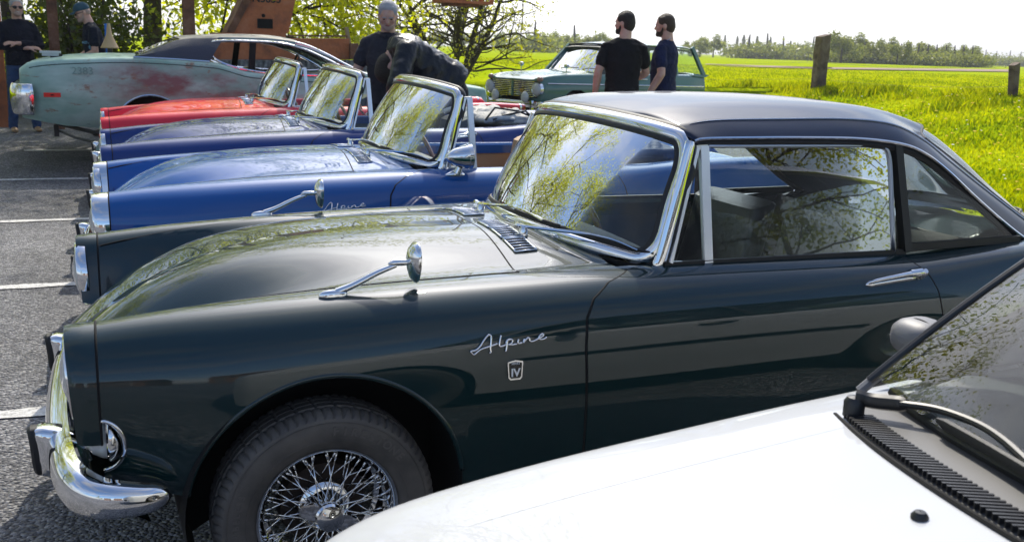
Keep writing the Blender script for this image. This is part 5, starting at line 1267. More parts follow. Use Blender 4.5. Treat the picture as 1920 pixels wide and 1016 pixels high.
def person(label,loc,heading,top='tshirt',topm=None,legm=None,shoem=None,hairm=None,hairstyle='short',beard=None,glasses=False,lean=0.0,side_lean=0.0,head=(0,0),arms=None,height=1.78,belly=0.0,legs=None,name='person',mouth=True,twist=0,neckdrop=0.0):
    """arms: {side:(elbow,wrist,hand_dir,hand_up,curl)} in body space before heading, side +1 = left"""
    r=empty(name,loc,(0,0,heading),label,'person'); k=height/1.78; r.scale=(k,k,k)
    hip=np.array([0,0,.95]); Ml=rotm('Y',lean)@rotm('X',side_lean); U=lambda p: hip+Ml@(np.array(p,float)-hip)
    b=MB(); sh={s:U((-.005,s*.182,1.405)) for s in (-1,1)}
    nk=U((-.005,0,1.50)); Mh=rotm('Y',lean*.35 if not neckdrop else lean+neckdrop)@rotm('Z',head[1])@rotm('Y',head[0] if not neckdrop else 0); nb=U((-.005,0,1.48)); hb=nb+rotm('Y',neckdrop)@(U((.015,0,1.565))-nb); Hd=lambda p: hb+Mh@np.array(p,float)
    # head
    ellip(b,Hd((.005,0,.105)),(.094,.075,.105),Mh); ellip(b,Hd((.028,0,.045)),(.068,.060,.072),Mh); ellip(b,Hd((-.02,0,.10)),(.085,.073,.085),Mh)
    capsule(b,Hd((.093,0,.095)),.010,Hd((.106,0,.066)),.015,10); capsule(b,Hd((.085,-.03,.112)),.012,Hd((.085,.03,.112)),.012,8); ellip(b,Hd((.078,0,.012)),(.024,.026,.020),Mh); capsule(b,Hd((.084,-.016,.040)),.009,Hd((.084,.016,.040)),.009,8)
    for s in (-1,1): ellip(b,Hd((-.008,s*.077,.083)),(.018,.010,.031),Mh); ellip(b,Hd((.066,s*.043,.068)),(.022,.020,.022),Mh)
    capsule(b,U((-.02,0,1.44)),.068,Hd((-.018,0,.05)),.058,16)
    # trunk and legs under the clothes
    stack(b,[(U((0,0,.93)),.10,.145,Ml),(U((0,0,1.05)),.095,.135,Ml),(U((0,0,1.28)),.105,.165,Ml),(U((0,0,1.39)),.085,.165,Ml),(U((-.005,0,1.49)),.06,.075,Ml)])
    LG=legs or {1:((.02,.11,.50),(0,.12,.09)),-1:((.02,-.11,.50),(0,-.12,.09))}
    for s in (-1,1):
        kn,an=LG[s]; capsule(b,(0,s*.09,.90),.075,kn,.05,14); capsule(b,kn,.05,an,.035,12); capsule(b,np.array(an)+[-.03,0,-.04],.028,np.array(an)+[.12,0,-.055],.024,10)
    A=arms or {}
    for s in (-1,1):
        el,wr_,hd,hu,cu=A.get(s,((-.03,s*.235,1.16),(.04,s*.25,.93),(.15,0,-1),(0,s,0),.35)); 
        if s not in A: el,wr_=U(el),U(wr_)
        el,wr_=np.array(el,float),np.array(wr_,float); capsule(b,sh[s],.055,el,.042,14); capsule(b,el,.043,el*.7+wr_*.3,.044,12); capsule(b,el*.7+wr_*.3,.044,wr_,.027,12); hand(b,wr_,hd,hu,s,cu)
        A[s]=(el,wr_,hd,hu,cu)
    bd=mk('body',blob(b,'body',.0085,3),skinm,r)
    # eyes, mouth
    if not glasses:
        for s in (-1,1):
            b=MB(); ellip(b,Hd((.0905,s*.031,.092)),(.006,.011,.0042),Mh,6); b.build('eye',eyem,r)
            b=MB(); capsule(b,Hd((.099,s*.016,.108)),.005,Hd((.092,s*.047,.110)),.004,6); b.build('eyebrow',hairm or hair_dark,r)
    else:
        b=MB(); 
        for s in (-1,1): ellip(b,Hd((.098,s*.034,.092)),(.008,.028,.021),Mh,8); capsule(b,Hd((.095,s*.06,.097)),.004,Hd((.0,s*.081,.095)),.004,6)
        capsule(b,Hd((.102,-.02,.097)),.004,Hd((.102,.02,.097)),.004,6); b.build('sunglasses',trimblk,r)
    if mouth=='smile':
        b=MB(); ellip(b,Hd((.090,0,.037)),(.010,.019,.0055),Mh,8); b.build('mouth',teeth,r)
    elif mouth:
        b=MB(); ellip(b,Hd((.090,0,.036)),(.010,.024,.007),Mh,8); b.build('mouth',lipm,r)
    if beard:
        b=MB(); ellip(b,Hd((.043,0,.016)),(.059,.0595,.042),Mh); ellip(b,Hd((.080,0,.002)),(.025,.032,.022),Mh)
        for s in (-1,1): capsule(b,Hd((.03,s*.0605,.025)),.015,Hd((.008,s*.068,.075)),.009,8)
        capsule(b,Hd((.088,-.026,.05)),.008,Hd((.088,.026,.05)),.008,8); b2=b; mk('beard',blob(b2,'beard',.007,2),beard,r)
    if hairstyle=='short' or hairstyle=='back':
        b=MB(); ellip(b,Hd((-.012,0,.135)),(.095,.080,.088),Mh); ellip(b,Hd((-.045,0,.095)),(.066,.078,.095),Mh); 
        for s in (-1,1): ellip(b,Hd((-.005,s*.052,.135)),(.068,.032,.055),Mh)
        if hairstyle=='short': ellip(b,Hd((.036,0,.174)),(.042,.058,.024),Mh)
        mk('hair',blob(b,'hair',.008,2),hairm,r)
    elif hairstyle=='cap':
        b=MB(); ellip(b,Hd((-.005,0,.135)),(.108,.088,.092),Mh); mc=blob(b,'cap',.008,2)
        bm=bmesh.new(); bm.from_mesh(mc); zc=Hd((0,0,.118)); nn=Mh@np.array([-.12,0,1]); bmesh.ops.bisect_plane(bm,geom=bm.verts[:]+bm.edges[:]+bm.faces[:],plane_co=Vector(zc),plane_no=Vector(nn),clear_inner=True); bm.to_mesh(mc); bm.free()
        cp=mk('cap',mc,mat('teal_cap_cloth',(.025,.075,.11),.8),r)
        b=MB(); G=[[Hd((.085+.085*t*math.cos(a*.9),.078*math.sin(a)*(1-.12*t),.128+.012*(1-(a/1.3)**2)-.018*t)) for a in np.linspace(-1.3,1.3,14)] for t in np.linspace(-.2,1,6)]; G=np.array(G); b.grid(G); b.grid(G-Mh@np.array([0,0,.006])); b.build('visor',MATS['teal_cap_cloth'],cp)
        b=MB(); ellip(b,Hd((-.05,0,.085)),(.056,.077,.055),Mh); mk('hair',blob(b,'hair',.008,2),hairm,r)
    # top
    b=MB(); long_=top in('sweater','jacket'); ex=.018 if top=='jacket' else 0
    lowz=.90 if top!='jacket' else .93
    stack(b,[(U((.0,0,lowz)),.128+ex+belly*.5,.178+ex,Ml),(U((.012*belly*10,0,1.0)),.128+ex+belly,.175+ex,Ml),(U((0.01,0,1.10)),.125+ex+belly*.9,.170+ex,Ml),(U((.008,0,1.28)),.132+ex,.188+ex,Ml),(U((-.004,0,1.38)),.118+ex,.190+ex,Ml),(U((-.008,0,1.445)),.092+ex,.150+ex,Ml),(U((-.006,0,1.505)),.068,.082,Ml)])
    for s in (-1,1):
        el,wr_=A[s][0],A[s][1]; capsule(b,U((-.008,s*.06,1.462)),.055+ex*.5,sh[s],.058+ex*.6,14)
        if long_: capsule(b,sh[s],.060+ex,el,.056+ex,14); capsule(b,el,.056+ex,el*.25+wr_*.75 if top=='sweater' else wr_,.046+ex,14)
        else: capsule(b,sh[s],.060,sh[s]*.42+el*.58,.066,14)
    mk('jacket' if top=='jacket' else 'shirt',wrinkle(blob(b,'top',.010,3),.012 if top=='jacket' else .007,(9,9,14) if top!='jacket' else (13,8,9),height*7),topm,r)
    if top=='polo':
        b=MB(); 
        for s in (-1,1): G=np.array([[U((.055-.03*t+.05*(1-a),s*(.012+.075*a),1.485+.035*a-.030*(1-t)*.8)) for a in np.linspace(0,1,8)] for t in (0,1)]); b.grid(G); b.grid(G+np.array([.004,0,-.006]))
        b.build('collar',topm,r)
    # trousers, shoes
    b=MB(); stack(b,[((0,0,.84),.115,.165,np.eye(3)),((0,0,.93),.118,.168,np.eye(3)),(U((0,0,1.01)),.112+belly*.6,.160,Ml)])
    for s in (-1,1):
        kn,an=np.array(LG[s][0],float),np.array(LG[s][1],float); capsule(b,(0,s*.085,.87),.092,kn,.066,14); capsule(b,kn,.066,an+[0,0,-.01],.058,14)
    mk('trousers',wrinkle(blob(b,'tr',.011,3),.007,(7,7,12),height),legm,r)
    for s in (-1,1):
        an=np.array(LG[s][1],float); b=MB(); capsule(b,an+[-.03,0,-.04],.042,an+[.08,0,-.052],.040,12,flat=(.85,1)); capsule(b,an+[.08,0,-.052],.040,an+[.15,0,-.06],.032,12,flat=(.8,1.1)); capsule(b,an+[-.01,0,.04],.046,an+[-.01,0,-.03],.045,12)
        m_=blob(b,'shoe',.009,2); zmin=min(v.co.z for v in m_.vertices)
        for v in m_.vertices: v.co.z=max(v.co.z,.0)
        mk('shoe',m_,shoem,r)
    return r,U,Hd,A
def face_dir(x,y): return math.atan2(-y,-x)
# --- two men on the right
x,y=4.92,9.05
arms={-1:((.10,-.255,1.17),(.30,-.20,1.10),(1,.25,.05),(0,.2,1),.75),1:((-.04,.255,1.17),(.02,.275,.92),(.1,0,-1),(0,1,0),.35)}
h=math.atan2(y,x)+R(8)
pa,U,Hd,A=person('man in plain black T-shirt seen from behind, head turned left',(x,y,gz(x,y)),h,'tshirt',cloth('black_tshirt',(.012,.012,.014)),darktr,shoe_dk,hair_dark,'short',hair_dark,head=(0,R(52)),arms=arms,height=1.77)
ph=empty('pint_glass',(0,0,0),label='small glass held by the man in the plain black T-shirt',cat='glass'); ph.location=pa.matrix_world@Vector((0,0,0)) 
Mr=Matrix.Translation((x,y,gz(x,y)))@Matrix.Rotation(h,4,'Z')@Matrix.Scale(1.77/1.78,4); wp_=Mr@Vector(A[-1][1]+np.array([.105,.015,-.02])); ph.location=wp_
b=MB(); b.lathe([(.030,-.05),(.038,.11),(.036,.11),(.029,-.045)],18,axis='z'); b.build('glass',glass_clean,ph); b=MB(); b.lathe([(.001,-.044),(.028,-.044),(.031,.0),(.001,.0)],18,axis='z'); b.build('drink',mat('amber_drink',(.35,.12,.02),.15),ph)
x,y=5.50,9.20
h=math.atan2(y,x)+R(72)
arms={1:((-.05,.25,1.16),(.08,.265,.93),(.25,0,-1),(0,1,0),.35),-1:((.02,-.25,1.17),(.18,-.20,.97),(.6,.2,-.5),(0,-1,0),.4)}
pb_,U,Hd,A=person('bearded young man in navy T-shirt and chain, in profile',(x,y,gz(x,y)),h,'tshirt',cloth('navy_tshirt',(.014,.02,.06)),darktr,shoe_dk,hair_brown,'short',hair_brown,head=(R(4),R(8)),arms=arms,height=1.76)
b=MB(); b.tube([U((.0+.098*math.cos(t)*(1.0 if math.cos(t)>0 else .75)+.01,.085*math.sin(t),1.49-.055*(math.cos(t)+.3))) for t in np.linspace(0,2*math.pi,40,endpoint=False)],.006,6,closed=True); b.build('chain',steel,pb_)
b=MB(); put_text('chest_print','MERIDN',.030,mat('pale_blue_print',(.35,.40,.62),.7),pb_,sideM(U((.152,.085,1.335)),(.93,.35,.1),(-.35,.93,0)),.0005)
# --- grey haired man and the one bending over in the gap between the cars
x,y=2.30,8.50
h=face_dir(x,y)-R(3)
arms={-1:((-.02,-.27,1.17),(.10,-.25,.95),(.3,.1,-1),(0,-1,0),.4),1:((0,.25,1.17),(.15,.2,.98),(.5,0,-1),(0,1,0),.4)}
pg,U,Hd,A=person('grey-haired man in dark grey polo looking down',(x,y,gz(x,y)),h,'polo',cloth('charcoal_polo',(.035,.035,.045)),darktr,shoe_dk,hair_grey,'short',beard_grey,head=(R(24),R(2)),arms=arms,height=1.78)
x,y=2.76,8.10
jk=mat('black_leather_jacket',(.006,.009,.015),.38,spec=.35); bump(jk,7,.6,.06,4)
legs={1:((.06,.13,.50),(0,.15,.09)),-1:((.03,-.13,.50),(-.02,-.15,.09))}
h=math.radians(172)
pj,U,Hd,A=person('person in black leather jacket bending over between the cars',(x,y,gz(x,y)),h,'jacket',jk,darktr,shoe_dk,hair_dark,'short',None,lean=R(56),head=(R(50),0),neckdrop=R(105),arms={1:((.46,.33,.96),(.50,.27,.72),(.2,0,-1),(0,1,0),.5),-1:((.46,-.33,.96),(.50,-.27,.72),(.2,0,-1),(0,-1,0),.5)},height=2.0,legs=legs,belly=.03)
# --- two men on the left
p_=onZ(40,247,.18); x,y=p_[0]+.05,p_[1]
h=face_dir(x,y)+R(10)
arms={1:((.06,.255,1.17),(.205,-.06,1.19),(.1,-1,.05),(.5,0,.85),.3),-1:((.06,-.255,1.15),(.185,.08,1.13),(.1,1,.05),(.5,0,.85),.3)}
pl,U,Hd,A=person('smiling man in navy jumper and jeans with folded arms',(x,y,gz(x,y)),h,'sweater',cloth('navy_jumper',(.010,.012,.022)),denim,shoe_tan,hair_grey,'short',beard_grey,glasses=True,arms=arms,height=1.70,mouth='smile',belly=.02,legs={1:((.02,.12,.50),(0,.15,.09)),-1:((.02,-.12,.50),(.02,-.15,.09))})
x,y=-.02,13.9
h=math.radians(188)
arms={1:((.10,.24,1.12),(.30,.17,1.02),(.8,-.2,-.35),(0,.6,.8),.55),-1:((.10,-.24,1.12),(.30,-.17,1.02),(.8,.2,-.35),(0,-.6,.8),.55)}
pc,U,Hd,A=person('man in teal cap and dark T-shirt leaning over the coupe boot',(x,y,gz(x,y)),h,'tshirt',cloth('dark_navy_tshirt',(.012,.017,.03)),denim,shoe_dk,beard_grey,'cap',beard_grey,glasses=True,lean=R(14),head=(R(18),0),arms=arms,height=1.69,belly=.03)
b=MB(); 
put_text('shirt_print','ASTON',.05,mat('sky_print',(.25,.55,.75),.7),pc,sideM(U((.10,.150,1.27)),(.62,.78,.0),(-.78,.62,0)),.0005)
b=MB(); b.lathe([(.001,0),(.032,0),(.034,.004),(.001,.005)],20,axis='y'); o=b.build('shirt_roundel',MATS['sky_print'],pc); o.location=U((.085,.165,1.21)); o.rotation_euler=(0,0,R(35))
# ================================================================ TREES, CRANE, FENCE, FIELD
def leafmat(name,c1,c2,tr=.5,gl=.05,patchy=False):
    m=bpy.data.materials.new(name); m.use_nodes=True; N=m.node_tree.nodes; L=m.node_tree.links
    for n in list(N): N.remove(n)
    oi=N.new('ShaderNodeNewGeometry'); r=N.new('ShaderNodeValToRGB'); r.color_ramp.elements[0].color=(*c1,1); r.color_ramp.elements[1].color=(*c2,1)
    
    if patchy:
        pn=N.new('ShaderNodeTexNoise'); pn.inputs['Scale'].default_value=.55; pn.inputs['Detail'].default_value=6; L.new(oi.outputs['Position'],pn.inputs['Vector']); pm=N.new('ShaderNodeMapRange'); pm.inputs[1].default_value=.32; pm.inputs[2].default_value=.68; pm.inputs[3].default_value=-.35; pm.inputs[4].default_value=.35; L.new(pn.outputs['Fac'],pm.inputs[0]); ad=N.new('ShaderNodeMath'); ad.operation='ADD'; ad.use_clamp=True; L.new(oi.outputs['Random Per Island'],ad.inputs[0]); L.new(pm.outputs[0],ad.inputs[1]); L.new(ad.outputs[0],r.inputs[0])
    else: L.new(oi.outputs['Random Per Island'],r.inputs[0])
    d=N.new('ShaderNodeBsdfDiffuse'); t=N.new('ShaderNodeBsdfTranslucent'); g=N.new('ShaderNodeBsdfGlossy'); g.inputs['Roughness'].default_value=.35
    dk=N.new('ShaderNodeVectorMath'); dk.operation='SCALE'; dk.inputs['Scale'].default_value=.6; L.new(r.outputs[0],dk.inputs[0]); L.new(dk.outputs[0],d.inputs[0]); hs=N.new('ShaderNodeHueSaturation'); hs.inputs['Hue'].default_value=.485; hs.inputs['Saturation'].default_value=1.1; hs.inputs['Value'].default_value=1.5; L.new(r.outputs[0],hs.inputs['Color']); L.new(hs.outputs[0],t.inputs[0])
    a=N.new('ShaderNodeMixShader'); a.inputs[0].default_value=tr; L.new(d.outputs[0],a.inputs[1]); L.new(t.outputs[0],a.inputs[2])
    b=N.new('ShaderNodeMixShader'); b.inputs[0].default_value=gl; L.new(a.outputs[0],b.inputs[1]); L.new(g.outputs[0],b.inputs[2])
    o=N.new('ShaderNodeOutputMaterial'); L.new(b.outputs[0],o.inputs[0]); MATS[name]=m; return m
leaf_a=leafmat('maple_leaf',(.30,.36,.008),(.50,.54,.016),.72); leaf_b=leafmat('hawthorn_leaf',(.24,.28,.012),(.40,.42,.02),.65); leaf_far=leafmat('far_leaf',(.20,.25,.05),(.30,.33,.08),.4); leaf_pop=leafmat('poplar_leaf',(.15,.17,.07),(.2,.2,.09),.35)
bark=mat('bark',(.06,.045,.035),.9); noisecol(bark,[(.03,.024,.02),(.09,.07,.05)],scale=9,detail=7); bump(bark,22,.9,.05)
def leaves_mesh(C,size,rg,shape=.55,flat=.0):
    """C (n,3) leaf centres -> bent quad leaves"""
    n=len(C); nrm=rg.normal(size=(n,3)); nrm[:,2]+=flat; nrm/=np.linalg.norm(nrm,axis=1)[:,None]; a=rg.normal(size=(n,3)); a-=(a*nrm).sum(1)[:,None]*nrm; a/=np.linalg.norm(a,axis=1)[:,None]; q=np.cross(nrm,a); s=(size*rg.uniform(.6,1.25,n))[:,None]
    V=np.stack([C-a*s*.5,C+q*s*shape*.5+nrm*s*.08,C+a*s*.5,C-q*s*shape*.5+nrm*s*.08],1).reshape(-1,3)
    me=bpy.data.meshes.new('leaves'); me.vertices.add(4*n); me.vertices.foreach_set('co',V.ravel()); me.loops.add(4*n); me.loops.foreach_set('vertex_index',np.arange(4*n)); me.polygons.add(n); me.polygons.foreach_set('loop_start',np.arange(n)*4); me.polygons.foreach_set('loop_total',np.full(n,4)); me.update(); me.validate(); return me
def branchy(b,p,d,l,r,depth,rg,tips,spread=.6,kids=3,grav=.0,seg=5):
    P=[p]; d=d/np.linalg.norm(d)
    for i in range(seg):
        d=d+rg.normal(size=3)*.13+np.array([0,0,grav]); d/=np.linalg.norm(d); P.append(P[-1]+d*l/seg)
    b.tube(P,np.linspace(r,r*.55,len(P)),6 if depth>1 else 4,cap=False)
    if depth==0: tips.extend(P[1:]); return
    for k in range(kids):
        i=rg.integers(2,len(P)); nd=d*.8+rg.normal(size=3)*spread; branchy(b,P[i],nd,l*rg.uniform(.55,.8),r*.5,depth-1,rg,tips,spread,kids,grav,seg)
    tips.extend(P[-2:])
def make_tree(name,label,cat,base,h,trunk_r,depth,kids,nleaf,leaf,size,seed,stems=1,spread=.6,sig=.35,grav=0.0,group=None,first=.35,lean=(0,0),low=None,stem_spread=.35):
    rg=np.random.default_rng(seed); r=empty(name,base,label=label,cat=cat,group=group); b=MB(); tips=[]
    for k in range(stems):
        d=np.array([lean[0],lean[1],1.0])+ (np.array([math.cos(k*2.4),math.sin(k*2.4),0])*stem_spread if stems>1 else 0)
        P=[np.array([.12*math.cos(k*2.4)*(stems>1),.12*math.sin(k*2.4)*(stems>1),-.1])]; 
        for i in range(8): d=d+rg.normal(size=3)*.06; d/=np.linalg.norm(d); P.append(P[-1]+d*h*.68/8)
        b.tube(P,np.linspace(trunk_r,trunk_r*.35,9),10,cap=False)
        for i in range(2,9):
            if i/8<first: continue
            for j in range(2): 
                a=rg.uniform(0,2*math.pi); nd=np.array([math.cos(a),math.sin(a),rg.uniform(.1,.8)]); branchy(b,P[i],nd,h*rg.uniform(.22,.36),trunk_r*.32,depth,rg,tips,spread,kids,grav)
        branchy(b,P[-1],d,h*.3,trunk_r*.35,depth,rg,tips,spread,kids,grav)
    tr=b.build('trunk',bark,r)
    T=np.array(tips); 
    if low is not None: T=T[T[:,2]>low]
    idx=rg.integers(0,len(T),nleaf); C=T[idx]+rg.normal(size=(nleaf,3))*sig
    lv=mk('crown',leaves_mesh(C,size,rg),leaf,r); return r
# big trees behind the coupe, left
make_tree('maple_tree','tall leafy maple at far left, trunk behind the smiling man','tree',(-1.3,18.2,gz(-1.3,18.2)),12,.20,2,3,22000,leaf_a,.15,11,sig=.42,first=.2,grav=-.03,spread=.75)
make_tree('maple_tree','tall leafy maple behind the man in the teal cap','tree',(.9,20.5,gz(.9,20.5)),12.5,.20,2,3,23000,leaf_a,.15,12,sig=.45,first=.2,grav=-.04,spread=.75)
make_tree('maple_tree','tall leafy maple behind the orange crane','tree',(2.5,21.5,gz(2.5,21.5)),6.0,.15,2,3,13000,leaf_a,.14,13,sig=.42,first=.28,grav=-.03,spread=.7)
make_tree('maple_tree','leafy maple left of the car park, seen in the windscreens','tree',(-6.6,14.6,gz(-6.6,14.6)),11,.2,2,3,16000,leaf_a,.16,15,sig=.42,first=.2,grav=-.03,spread=.75)
make_tree('maple_tree','leafy maple beside the near end of the car park, seen in the windscreens','tree',(-11,8.5,0),11,.2,2,3,14000,leaf_a,.16,16,sig=.42,first=.2,grav=-.03,spread=.75)
# dark understorey shrubs by the left edge
make_tree('ivy_shrub','dark ivy shrub between the maple trunks on the left','shrub',(-.4,17.6,gz(0,17.6)),2.2,.04,1,3,7000,leafmat('ivy_leaf',(.06,.10,.01),(.11,.15,.015),.4),.11,14,stems=4,sig=.25,first=.1)
# open bush in the middle
make_tree('hawthorn_bush','open thorny bush in spring leaf left of the estate car','bush',(8.15,24.2,gz(8.15,24.2)),4.7,.10,2,2,5200,leaf_b,.085,21,stems=6,spread=.45,sig=.12,first=.2,stem_spread=.42)
# ---------------- far trees
def far_tree(seed,kind):
    rg=np.random.default_rng(seed)
    if kind=='round':
        n=2600; c=rg.normal(size=(14,3))*[1.5,1.5,1.0]+[0,0,3.2]; i=rg.integers(0,14,n); d=rg.normal(size=(n,3)); d/=np.linalg.norm(d,axis=1)[:,None]; C=c[i]+d*rg.uniform(.5,1.25,n)[:,None]; C[:,2]=np.abs(C[:,2]); return leaves_mesh(C,.42,rg,.8)
    if kind=='poplar':
        n=1300; z=rg.uniform(.5,10,n); w_=.9*np.sin(np.pi*np.clip(z/10.3,0,1))**.6; a=rg.uniform(0,6.28,n); C=np.stack([w_*np.cos(a)*rg.uniform(.2,1,n),w_*np.sin(a)*rg.uniform(.2,1,n),z],1); return leaves_mesh(C,.40,rg,.8)
    n=1800; C=rg.normal(size=(n,3))*[1.9,1.4,.55]+[0,0,1.0]; C[:,2]=np.abs(C[:,2]); return leaves_mesh(C,.36,rg,.8)
FT={k:[far_tree(100+i,k) for i in range(3)] for k in ('round','poplar','hedge')}
tm=MB().tube([(0,0,-.3),(0,0,1.5),(.1,0,3.5)],[.22,.18,.08],8).mesh('ftrunk')
LAB={'round':('far_tree','round pale tree in the distant wood beyond the field','tree','distant woodland trees'),'poplar':('poplar_tree','thin upright poplar on the far horizon','tree','distant poplars'),'hedge':('hedge_bush','low bush in the far hedge beyond the field','bush','distant hedge bushes')}
rr=random.Random(5)
def far(u,d,kind,s,leafm=None,i=0):
    P=ray(u,130)*d; x,y=P[0],P[1]; nm,lb,ct,gp=LAB[kind]; r=empty(nm,(x,y,gz(x,y)),(0,0,rr.uniform(0,6)),lb,ct,gp); r.scale=(s*rr.uniform(.9,1.15),s*rr.uniform(.9,1.15),s)
    mk('crown',FT[kind][i%3],leafm or leaf_far,r); mk('trunk',tm,bark,r)
k=0
for u,d,kd,s in [(1575,150,'round',.80),(1600,160,'round',.72),(1630,155,'round',.66),(1655,160,'round',.68),(1680,150,'round',.62),(1705,160,'round',.62),(1735,155,'round',.62),(1760,165,'round',.58),(1785,160,'round',.60),(1808,165,'round',.58),(1820,170,'round',.52),(1560,170,'round',.6),
  (1310,210,'round',.72),(1335,220,'round',.75),(1295,220,'round',.6),(1370,230,'round',.50),(1400,215,'hedge',1.5),(1435,215,'hedge',1.6),(1465,220,'hedge',1.5),(1500,225,'round',.62),(1520,215,'hedge',1.5),(1545,215,'hedge',1.5),
  (1355,330,'poplar',.72),(1378,330,'poplar',.70),(1390,330,'poplar',.74),(1400,330,'poplar',.68),(1415,330,'poplar',.72),(1440,330,'poplar',.70),(1478,330,'poplar',.6),(1495,340,'round',.9),
  (1845,330,'hedge',1.5),(1865,330,'hedge',1.4),(1890,330,'hedge',1.5),(1910,330,'hedge',1.4),(1935,330,'hedge',1.5),
  (1000,170,'hedge',1.5),(1020,180,'round',.55),(1045,190,'round',.6),(975,190,'round',.5),(940,200,'round',.65),(900,230,'round',.7),(1075,200,'hedge',1.6),(1110,190,'round',.7),(1140,200,'round',.6),(870,240,'round',.75),(820,240,'round',.7),(780,240,'round',.7),(730,230,'round',.7),(690,220,'round',.6)]:
    far(u,d,kd,s,leaf_pop if kd=='poplar' else None,k); k+=1
# dense lower edge of the wood
for u in range(1565,1830,17): far(u,148+rr.uniform(0,12),'hedge',.95,None,k); k+=1
# bare earth strips in the field
em=mat('bare_earth',(.30,.19,.11),.9); noisecol(em,[(.22,.15,.09),(.34,.22,.13)],scale=.4,detail=6)
for poly in ([(1330,124.5,.9),(1900,131,.9),(1900,135.5,.9),(1560,130.5,.9)],[(1320,120.5,.8),(1560,127.5,.8),(1560,129.5,.8),(1325,122,.8)]):
    b=MB(); V=[]
    for u,v,z in poly: p=onZ(u,v,.86); p[2]=fz(p[0],p[1])+.06; V.append(p)
    b.add(V,[tuple(range(len(V)))]); o=b.build('earth_strip',em,smooth=False); o['kind']='structure'
    if o.data.polygons[0].normal.z<0: o.data.flip_normals()
# ---------------- fence
pw=mat('weathered_post_wood',(.16,.11,.08),.9); noisecol(pw,[(.06,.04,.03),(.17,.12,.085),(.24,.19,.14)],scale=5,detail=9,dist=.6); bump(pw,14,.8,.03)
def post(u,vt,vb,d,wd,label,lean=0.0):
    B=ray(u,vb)*d; B[2]+=CAMH; T=ray(u,vt)*d; T[2]+=CAMH; g=gz(B[0],B[1]); h=T[2]-g; b=MB(); n=9; secs=[]
    rg=np.random.default_rng(int(u)); prof=[(-1,-.75),(-.8,-1),(.8,-1),(1,-.8),(1,.8),(.75,1),(-.8,1),(-1,.8)]
    for i in range(n):
        z=-.4+(h+.4)*i/(n-1); secs.append([(a*wd/2*(1+.05*rg.normal())+lean*z,c*wd/2*(1+.05*rg.normal()),z+(.03*a if i==n-1 else 0)) for a,c in prof])
    b.grid(np.array(secs),wrap=True); b.add(secs[-1],[tuple(range(8))]); o=b.build('fence_post',pw,ang=30); o.location=(B[0],B[1],g+.02); tag(o,label,'fence post',None); return np.array([B[0],B[1],g]),h
f1,h1=post(1533,69,172,21.4,.25,'thick square wooden fence post in the middle of the field view'); f2,h2=post(1897,122,197,17.7,.14,'slim leaning fence post at the right edge',-.10)
b0=f1+(f1-f2)*3; b3=f2+(f2-f1)*2
fw=empty('wire_fence',tuple(f1),label='thin sagging fence wires strung between the wooden posts',cat='fence')
for zz in (.35,.75):
    for A_,B_ in ((b0,f1),(f1,f2),(f2,b3)):
        p=[]; 
        for t in np.linspace(0,1,14): q=A_+(B_-A_)*t; p.append((q[0]-f1[0],q[1]-f1[1],gz(q[0],q[1])-f1[2]+zz*.9-.08*4*t*(1-t)))
        MB().tube(p,.0022,4).build('wire',mat('dull_wire',(.10,.10,.10),.7),fw)
# ---------------- power lines
pl_=empty('power_line',(0,0,0),label='thin overhead power cables crossing the white sky',cat='power line')
for v0,v1 in ((28,-6),(14,-22)):
    a=ray(1000,v0)*150; c=ray(1700,v1+8)*95; a[2]+=CAMH; c[2]+=CAMH; p=[a+(c-a)*t-np.array([0,0,2.2*4*t*(1-t)]) for t in np.linspace(-.4,1.6,40)]; MB().tube(p,.022,4).build('cable',black,pl_)
# ---------------- orange crane wreck
orng=mat('rusty_orange_paint',(.42,.12,.04),.7); noisecol(orng,[(.07,.04,.03),(.30,.10,.045),(.46,.14,.05),(.50,.20,.10)],scale=2.6,detail=9,pos=[.30,.40,.52,.72],rough=.7); bump(orng,18,.5,.02)
rusty=mat('brown_rust',(.16,.07,.04),.9); noisecol(rusty,[(.07,.035,.025),(.20,.09,.05),(.30,.17,.12)],scale=4,detail=9); bump(rusty,20,.7,.03)
cr_=empty('rusty_crane',(2.6,16.3,gz(2.6,16.3)),label='rusty orange crane chassis and mast behind the coupe',cat='crane'); CO=np.array(cr_.location)
def cp(u,v,Y=16.): return onY(u,v,Y)-CO
def slab(name,pix,Y0,Y1,m,par=cr_,bev=True):
    P=[cp(u,v,Y0) for u,v in pix]; poly=[(p[0],p[2]) for p in P]; b=MB().prism(poly,Y0-CO[1],Y1-CO[1]); return b.build(name,m,par,smooth=False)
mast=slab('mast',[(437,63),(541,63),(566,-60),(500,-60)],16.0,16.10,orng)
slab('mast',[(437,63),(541,63),(566,-60),(500,-60)],16.55,16.65,orng)
slab('mast_edge',[(424,64),(438,64),(503,-60),(484,-60)],15.95,16.7,rusty)
slab('deck_beam',[(404,62),(536,62),(536,74),(404,72)],15.92,16.8,orng)
slab('chassis_side',[(400,73),(655,73),(655,112),(400,112)],15.9,16.9,orng)
slab('rail',[(540,66),(652,67),(652,70),(540,69)],15.95,16.0,rusty)
slab('end_block',[(657,82),(672,82),(676,110),(657,112)],15.8,16.8,rusty)
b=MB(); p=cp(497,45,15.995); b.box(p,(.235,.02,.145)); b.build('mast_opening',dark,mast,smooth=False)
b=MB(); p=cp(494,30,15.995); b.lathe([(.001,-.01),(.028,-.01),(.028,.01)],16,c=p); b.build('mast_hole',dark,mast)
put_text('mast_number','N5855',.16,mat('stencil_black',(.03,.025,.022),.8),mast,sideM(cp(500,-1,15.994),(0,-1,0),(1,0,0)),.001,True)
slab('tilted_stake',[(647,52),(653,51),(659,82),(652,82)],16.0,16.06,mat('pale_stake_wood',(.35,.27,.16),.9))
